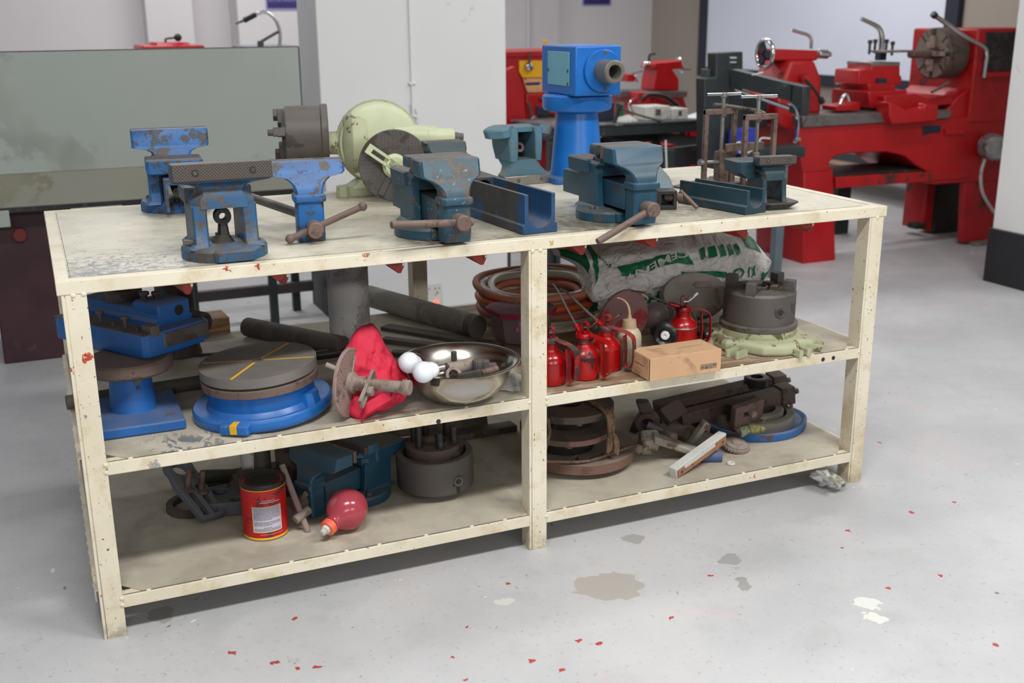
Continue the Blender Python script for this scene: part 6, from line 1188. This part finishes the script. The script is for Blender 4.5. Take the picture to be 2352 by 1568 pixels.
# red bits seen through the trolley
for i, (px, w_) in enumerate(((1530, .045), (1555, .02), (1590, .02))):
    t = thing('red_machine_leg', ('wide', 'first narrow', 'second narrow')[i]+' red machine leg seen through the black trolley', 'machine leg', ([3.809, 3.898, 3.981][i], 3.9, 0)); obj('leg', MB().box(-w_, w_, -.1, .1, 0, .68), RED, t, bev=.004)
t = thing('red_machine_leg', 'bright red pedestal seen between the teal vise jaw and the trolley leg', 'machine leg', (3.611, 3.7, 0)); obj('leg', MB().box(-.06, .04, -.1, .2, 0, .53), RED, t, bev=.004)
def carton(nm, lab, px0, px1, py0, py1, y, d, m=WHITED, rz=0):
    x0, x1 = [p for p in (px0, px1)]; t = thing(nm, lab, 'box', (x0, y, ztb), rz); w_ = x1-x0
    obj('carton', MB().box(0, w_, 0, d, 0, py0), m, t, bev=.004); obj('lid_tuck', MB().box(w_*.4, w_*.6, -.002, .002, py0*.35, py0*.8), INK, t)
carton('white_box', 'larger white carton on the black work table', 3.087, 3.247, .075, 0, 3.02, .16)
carton('white_box', 'lower white carton right of the larger one on the black table', 3.243, 3.347, .06, 0, 3.0, .13)
t = thing('white_bag', 'crumpled white bag at the right of the cartons on the black table', 'bag'); SB = crumple([((3.409,3.1,.76), (3.379,3.05,.722)), ((3.479,3.12,.773), (3.404,3,.715)), ((3.531,3.12,.768), (3.462,3,.713)), ((3.596,3.12,.751), (3.525,3,.715))], .08, .04, 9, 3); obj('bag', crumple_mb(SB, 24, 12), WHITE, t, ang=60)
t = thing('white_cloth', 'grey-white rag lying at the left end of the black table', 'cloth'); SB = crumple([((2.977,3.15,.75), (2.923,3.05,.727)), ((3.032,3.15,.767), (2.954,3,.73)), ((3.115,3.15,.744), (3.038,3,.726))], .06, .02, 14, 8); obj('cloth', crumple_mb(SB, 20, 10), PAPER, t, ang=60)
t = thing('plier_tool', 'long thin black tool with spread tips resting on the work table', 'tool'); obj('rods', MB().tube([(2.909,2.98,.823), (2.99,2.98,.79), (3.142,2.97,.748), (3.386,2.97,.704)], .006, sm=3), IRON2, t); obj('handle', MB().tube([(2.917,2.98,.839), (2.902,3,.788), (2.882,3,.736)], .011, sm=3), BLKR, t); obj('joint', MB().sph((3.134,2.96,.742), .014, 12), BLK, t)
t = thing('cable_box', 'black and blue box on the floor side of the table behind the post', 'box', (2.895, 3.15, ztb)); obj('box', MB().box(-.05, .05, -.04, .06, 0, .10), NAVY, t, bev=.004)
# ================================================================ power hacksaw
t = thing('power_hacksaw', 'dark grey power hacksaw with a raised saw arm and chrome guide bars', 'power saw', (0, 0, 0)); y = 2.75
def pbs(n, pts, y0, y1, m=SAWB, bev=.004): return obj(n, MB().prof([p[::2] for p in pts], y0, y1, 'y'), m, t, bev=bev)
pbs('column', [(3.147,2.45,1.114), (3.229,2.45,1.117), (3.255,2.45,.666), (3.229,2.45,.334), (3.122,2.45,.342), (3.085,2.45,.994), (3.153,2.45,.997)], 2.45, 2.53)
pbs('rear_column', [(3.275,2.48,1.115), (3.353,2.48,1.116), (3.378,2.48,.724), (3.298,2.48,.727)], 2.52, 2.58)
pbs('web', [(3.236,2.55,.943), (3.548,2.55,.878), (3.558,2.55,.732), (3.248,2.55,.723)], 2.56, 2.59, DKGREEN)
obj('tie_bolt', MB().cyl((3.265,2.52,1.087), (3.312,2.52,1.086), .008, n=10).cyl((3.266,2.52,1.065), (3.313,2.52,1.064), .006, n=10), CHROME, t)
obj('side_bracket', MB().box(3.133, 3.221, 2.5, 2.56, .987, 1.036), mat('dim_green_box', (62, 78, 74), None, rough=.5), t, bev=.004)
# arm runs toward the camera and right
a0, a1 = Vector((3.262,2.45,1.036)), Vector((3.396,2.12,.972))
d = a1-a0; u = d.normalized(); s_ = u.cross(Vector((0, 0, 1))).normalized(); hgt = .080
obj('saw_arm', MB().loft([[p+s_*x*.034+Vector((0, 0, z)) for x, z in ((-1, -hgt), (1, -hgt), (1, 0), (-1, 0))] for p in (a0, a1)]), SAWB, t, bev=.003)
obj('arm_end', MB().loft([[p+s_*x*.034+Vector((0, 0, z)) for x, z in ((-1, -.135), (1, -.135), (1, .002), (-1, .002))] for p in (a1-u*.02, a1+u*.055)]), SAWB, t, bev=.004)
for k, dz in ((-.012, -.125), (.014, -.118)): obj('guide_bar', MB().cyl(a0+u*.02+s_*k+Vector((0, 0, dz+.02)), a1+s_*k+Vector((0, 0, dz)), .010, n=14), CHROME, t)
obj('lower_hook', MB().ribbon([(3.337,2.1,.89), (3.365,2.09,.861), (3.379,2.08,.81), (3.379,2.08,.748), (3.372,2.08,.701)], .028, .008, (.3, 1, 0), sm=6), CHROME, t)
obj('hook_screws', MB().cyl((3.364,2.07,.715), (3.394,2.07,.717), .010, n=10), STEEL, t, bev=.002)
obj('string_loop', MB().tube([(3.275,2.32,1.012), (3.286,2.3,1.016), (3.315,2.29,1.024)], .004, sm=3).tube([(3.288,2.32,1.011), (3.292,2.32,.953)], .003), WHITED, t)
z0_, z1_ = .628, .749; xa_, xb_ = 3.216, 3.358
obj('blue_motor', MB().rects([(z0_, xa_, xb_, 2.33, 2.44), (z1_-.012, xa_, xb_, 2.33, 2.44), (z1_, xa_+.01, xb_-.012, 2.34, 2.43)], .25), BLUEM, t)
obj('motor_cable', MB().tube([(3.213,2.3,.64), (3.185,2.3,.68), (3.21,2.3,.692)], .005, sm=4).tube([(3.255,2.3,.634), (3.315,2.3,.667), (3.333,2.3,.703), (3.391,2.3,.7)], .005, sm=4), WHITED, t)
obj('saw_base', MB().prof([(3.25, 2.30), (3.58, 2.26), (3.62, 2.40), (3.45, 2.48), (3.25, 2.48)], .60, .655, 'z'), SAWB, t, bev=.004)
obj('saw_table', MB().box(3.316, 3.518, 2.28, 2.50, .56, .60), SAWB, t, bev=.004)
obj('front_post', MB().box(3.387, 3.433, 2.2, 2.245, 0, .60), GREYST, t, bev=.002)
obj('rear_post', MB().box(3.418, 3.46, 2.54, 2.58, 0, .58), SAWB, t, bev=.002)
# table legs seen under the bench, right of the pillar
t = thing('black_leg_frame', 'thin black metal leg frame with a diagonal brace beside the pillar', 'stand', (0, 0, 0))
for px in ((2.235,2.95,.053), (2.527,2.95,.002)): obj('leg', MB().box(px[0]-.012, px[0]+.012, 2.94, 2.965, 0, .70), SAWB, t, bev=.002)
obj('brace', MB().cyl((2.242,2.95,.024), (2.356,2.95,-.174), .006, n=8), SAWB, t); obj('top_bar', MB().box(2.218, 2.55, 2.94, 2.965, .68, .70), SAWB, t)
# ================================================================ the big red lathe
t = thing('red_lathe', 'big red lathe with a dark four jaw chuck in front of the whiteboard', 'lathe', (0, 0, 0)); F = 2.43; R_ = 2.92; AY = 2.60
def pr_(n, pts, y0, y1, m=RED, bev=.008): return obj(n, MB().prof([p[::2] for p in pts], y0, y1, 'y'), m, t, bev=bev)
pr_('left_pedestal', [(3.711,2.43,.504), (3.904,2.43,.507), (3.971,2.43,-.022), (3.748,2.43,-.015)], F, 2.86)
pr_('bed_casting', [(3.653,2.43,.733), (5.165,2.43,.739), (5.22,2.43,.404), (4.56,2.43,.444), (4.46,2.43,.498), (4.387,2.43,.545), (4.268,2.43,.572), (4.001,2.43,.58), (3.915,2.43,.571), (3.878,2.43,.541), (3.874,2.43,.488), (3.712,2.43,.486), (3.69,2.43,.551)], F, R_)
pr_('bed_ways', [(3.665,2.43,.79), (4.666,2.43,.783), (4.676,2.43,.759), (4.66,2.43,.736), (3.67,2.43,.73)], F-.02, R_-.02, BEDM, .006)
pr_('bed_gap', [(4.493,2.42,.701), (4.623,2.42,.702), (4.622,2.42,.662), (4.548,2.42,.661), (4.5,2.42,.649)], F-.006, F+.002, NAVY, .002)
pr_('front_apron_edge', [(4.651,2.42,.68), (4.656,2.42,.646), (4.793,2.42,.645), (4.789,2.42,.674)], F-.014, F, RED, .004)
# headstock
hx = 4.818
obj('headstock', MB().box(hx, hx+.62, F-.006, R_, .70, 1.212), REDD, t, bev=.012)
obj('headstock_recess', MB().box(4.875, hx+.60, F-.010, F+.01, .983, 1.193), BLK, t, bev=.002)
for k in (84, 100, 118, 140): pass
obj('recess_sill', MB().box(4.886, hx+.60, F-.03, F-.004, .951, .977), REDD, t, bev=.003)
pr_('headstock_foot', [(4.657,2.43,.76), (4.743,2.43,.844), (4.874,2.43,.922), (4.934,2.43,.657), (4.665,2.43,.655)], F+.02, R_-.02, RED)
obj('spindle_nose', MB().cyl((hx-.08, AY, 1.09), (hx+.02, AY, 1.09), .075, n=32), IRON2, t)
fx = hx-.165; cz = 1.08; AY = 2.572
ck = MB(Matrix.Translation((fx, AY, cz)) @ T(ry=90)); ck = obj('chuck', ck.lathe([(0, 0), (.132, 0), (.139, .005), (.139, .125), (.134, .135), (.12, .145), (0, .145)], 64), RUSTD, t, ang=30)
fc = MB(Matrix.Translation((fx-.0015, AY, cz)) @ T(ry=90)); fc.lathe([(.03, 0), (.130, 0), (.130, .003), (.03, .003), (.03, 0)], 64); fc = obj('chuck_face', fc, PINKD if 0 else mat('dusty_chuck_face', (126, 112, 104), (84, 68, 60), .35, 9, .6, metal=.2), ck)
for a in (45, 135, 225, 315, 0, 90, 180, 270):
    q = Matrix.Translation((fx-.0022, AY, cz)) @ T(ry=90) @ T(rz=a); main = a % 90 == 0
    obj('face_slot', MB(q).box(.04 if main else .085, .131, -.012 if main else -.005, .012 if main else .005, -.001, .002), BLK, ck)
for a in (0, 90, 180, 270):
    q = Matrix.Translation((fx, AY, cz)) @ T(ry=90) @ T(rz=a); obj('chuck_jaw', MB(q).box(.03, .095, -.012, .012, -.022, 0).box(.03, .06, -.012, .012, -.04, -.02), PINKD, ck, bev=.002)
obj('clamped_rod', MB().cyl((fx-.165, AY, cz), (fx-.0, AY, cz), .022, n=24), RUST, t, bev=.002)
# levers
lv = MB().tube([(4.462,2.4,1.289), (4.565,2.4,1.239), (4.677,2.38,1.173), (4.82,2.38,1.116), (4.851,2.38,1.076), (4.85,2.38,1.019), (4.847,2.38,.953)], .0125, sm=6); lv = obj('shift_lever', lv, CHROME, t); obj('lever_knob', MB().cyl((4.482,2.4,1.278), (4.459,2.4,1.293), .018, n=14), BLKP, lv, bev=.005)
obj('lower_lever', MB().cyl((4.506,2.4,.884), (4.587,2.4,.918), .008, n=10).cyl((4.587,2.4,.918), (4.623,2.4,.931), .010, n=12), IRON, t)
# tailstock
pr_('tailstock_barrel', [(3.616,2.6,1.123), (3.88,2.6,1.11), (3.889,2.6,1.105), (3.893,2.6,1.06), (3.865,2.6,1.056), (3.62,2.6,1.061), (3.603,2.6,1.071), (3.6,2.6,1.117)], 2.6, 2.74, RED, .012)
pr_('tailstock_body', [(3.684,2.6,1.065), (3.841,2.6,1.061), (3.862,2.6,1.022), (3.893,2.6,.965), (3.906,2.6,.777), (3.599,2.6,.78), (3.597,2.6,.895), (3.646,2.6,.972)], 2.56, 2.82, REDD, .02)
pr_('tailstock_foot', [(3.569,2.6,.896), (3.681,2.6,.886), (3.788,2.6,.782), (3.802,2.6,.712), (3.695,2.6,.699), (3.566,2.6,.739)], 2.5, 2.84, RED, .02)
obj('quill', MB().cyl((3.94,2.67,1.089), (4.004,2.67,1.085), .024, n=24).cyl((4.004,2.67,1.085), (4.028,2.67,1.085), .013, n=16), CHROME, t, bev=.003)
wc = Vector((3.597,2.67,1.095)); q = Matrix.Translation(wc) @ T(rz=0, ry=90)
m = MB(q).tube([(.072*math.cos(a), .072*math.sin(a), 0) for a in [math.tau*i/36 for i in range(36)]], .011, n=10, closed=True); wh = obj('handwheel', m, CHROME, t)
for a in (30, 150, 270): obj('wheel_spoke', MB(q @ T(rz=a)).rects([(-.008, 0, .07, -.019, .019), (.008, 0, .07, -.016, .016)], .1), NAVY, wh)
obj('wheel_handle', MB().cyl((wc.x-.03, wc.y, wc.z-.06), (wc.x+.0, wc.y, wc.z-.06), .009, n=12), CHROME, wh)
obj('wheel_shaft', MB().cyl(wc, (wc.x+.07, wc.y, wc.z), .022, n=20), RED, t)
obj('quill_clamp', MB().tube([(3.894,2.67,1.117), (3.89,2.67,1.166), (3.865,2.67,1.189), (3.816,2.67,1.201), (3.759,2.67,1.215)], .009, sm=6), CHROME, t)
obj('tailstock_lever', MB().tube([(3.732,2.5,.97), (3.798,2.5,.917), (3.842,2.5,.864)], .008, sm=4).cyl((3.842,2.5,.868), (3.861,2.5,.845), .015, n=12), BLK, t)
obj('clamp_stub', MB().cyl((3.761,2.56,.975), (3.743,2.5,.969), .02, n=14), RED, t)
# saddle, slides and tool post
pr_('saddle', [(4.175,2.42,.848), (4.224,2.42,.833), (4.293,2.42,.802), (4.413,2.42,.807), (4.425,2.42,.83), (4.518,2.42,.822), (4.52,2.42,.733), (4.212,2.42,.727), (4.183,2.42,.779)], F-.08, F+.02, RED)
pr_('saddle_wings', [(4.218,2.6,.875), (4.446,2.6,.874), (4.527,2.6,.848), (4.7,2.6,.857), (4.706,2.6,.808), (4.227,2.6,.792)], 2.44, 2.88, REDD)
pr_('cross_slide', [(4.156,2.6,.895), (4.429,2.6,.894), (4.438,2.6,.813), (4.186,2.6,.803)], 2.5, 2.80, REDD); pr_('slide_swivel', [(4.191,2.6,.934), (4.379,2.6,.928), (4.384,2.6,.886), (4.196,2.6,.887)], 2.54, 2.78, REDD)
pr_('compound_slide', [(4.136,2.6,1.004), (4.219,2.6,1.007), (4.217,2.6,1.025), (4.417,2.6,1.021), (4.423,2.6,.969), (4.436,2.6,.964), (4.441,2.6,.917), (4.132,2.6,.926)], 2.56, 2.76, RED); obj('navy_block', MB().box(4.256, 4.319, 2.545, 2.56, .918, .957), NAVY, t)
pr_('tool_base', [(4.215,2.6,1.044), (4.415,2.6,1.04), (4.417,2.6,1.018), (4.217,2.6,1.023)], 2.56, 2.76, STEEL, .003)
pr_('left_rest', [(3.952,2.55,.823), (4.041,2.55,.831), (4.111,2.55,.842), (4.115,2.55,.796), (3.954,2.55,.797)], 2.5, 2.62, RED, .004)
obj('compound_crank', MB().cyl((4.238,2.66,.972), (4.159,2.66,.978), .028, n=20).cyl((4.158,2.66,.997), (4.147,2.66,.951), .010, n=10).cyl((4.11,2.62,.931), (4.02,2.6,.93), .009, n=10), CHROME, t, bev=.002)
obj('cross_crank', MB().tube([(3.971,2.5,.832), (3.993,2.5,.872), (4.015,2.5,.88), (4.033,2.5,.848)], .010, sm=4), CHROME, t)
c = Vector((4.364,2.66,1.067)); obj('post_block', MB().box(c.x-.022, c.x+.022, c.y-.022, c.y+.022, c.z-.02, c.z+.025), NAVY, t, bev=.002)
obj('post_plate', MB().box(4.264, 4.462, AY-.06, AY+.06, 1.092, 1.104), STEEL, t, bev=.002)
for px in ((4.247,2.62,1.128), (4.318,2.66,1.13), (4.415,2.68,1.128), (4.405,2.62,1.118), (4.41,2.72,1.13)): obj('post_bolt', MB().cyl((px[0], px[1], px[2]-.045), (px[0], px[1], px[2]+.02), .007, n=10).cyl((px[0], px[1], px[2]+.01), (px[0], px[1], px[2]+.03), .012, n=6), BLK, t)
obj('post_lever', MB().tube([(4.364,2.66,1.102), (4.358,2.66,1.178), (4.332,2.66,1.22), (4.275,2.66,1.246), (4.207,2.66,1.269)], lambda q_: .017-.006*q_, sm=6), CHROME, t)
# lower tray and right pedestal
pr_('chip_tray', [(3.92,2.43,.457), (4.864,2.43,.445), (4.871,2.43,.393), (3.926,2.43,.398)], F-.01, R_-.1, REDD, .004)
obj('tray_inner', MB().box(3.934, 4.875, F+.02, R_-.14, .46-.02, .46+.002), BLK, t)
pr_('headstock_leg', [(4.607,2.43,.451), (5.213,2.43,.444), (5.227,2.43,.363), (4.617,2.43,.372)], F-.005, R_-.004)
pr_('leg_left_flange', [(4.856,2.72,.38), (4.913,2.72,.377), (4.914,2.72,.03), (4.851,2.72,.046)], 2.72, R_-.02, REDD, .004)
obj('leg_cavity_shade', MB().box(4.968, 5.5, 2.745, 2.9, .02, .44), BLK, t)  # black box stands in for the shade inside the open leg
pr_('leg_right', [(4.849,2.43,.411), (5.218,2.43,.414), (5.291,2.43,-.03), (4.882,2.43,.021)], F+.002, F+.05, REDD)
obj('lathe_foot', MB().box(4.937, 5.185, F-.05, F+.1, 0, .02), BARG, t, bev=.003)
obj('brake_pedal', MB().box(4.744, 4.822, 2.66, 2.74, .067, .099), BLK, t, bev=.003)
# motor fan grille and cable
t = thing('motor_fan', 'round grey motor fan grille with its grey cable beside the right pillar', 'motor', (4.929,2.3,.572)); q = T(rx=78, rz=-14)
obj('fan_cover', MB(T(rx=90, rz=-20)).lathe([(0, 0), (.062, .0), (.07, -.006), (.072, -.03), (.072, -.10), (0, -.10)], 48), mat('fan_cover_grey', (150, 146, 142), (90, 86, 84), .45, 120, .5), t, ang=30)
gr = MB(T(rx=90, rz=-20))
for i in range(-6, 7): x = i*.0095; h_ = math.sqrt(max(0, .060**2-x*x)); gr.box(x-.0012, x+.0012, -h_, h_, .0005, .003); gr.box(-h_, h_, x-.0012, x+.0012, .0005, .003)
obj('grille_wires', gr, ZINC, t)['kind'] = 'stuff'
obj('motor_cable', MB().tube([Vector(p)-Vector((4.929,2.3,.572)) for p in ((4.84,2.3,.517), (4.824,2.3,.434), (4.849,2.3,.335), (4.924,2.3,.243), (5.001,2.3,.175))], .009, sm=6), ZINC, t)
# clutter under the far wall seen through the lathe
t = thing('long_grey_bench', 'low dark grey bench along the wall seen through the lathe arch', 'bench', (5.75, 4.6, 0)); obj('bench_top', MB().box(-.3, .3, -1.2, 1.2, .26, .32), SAWB, t, bev=.004)
for y_ in (-1.1, 1.1): obj('leg', MB().box(-.26, .26, y_-.03, y_+.03, 0, .27), SAWB, t)
t = thing('wood_offcut', 'tan wooden block by the left foot of the red lathe', 'wood block', (4.462,3.1,.397)); obj('block', MB().box(-.03, .09, -.1, .1, -.05, .03), WOOD, t, bev=.003); obj('prop', MB().box(-.02, .08, -.08, .08, -.397, -.05), SAWB, t)
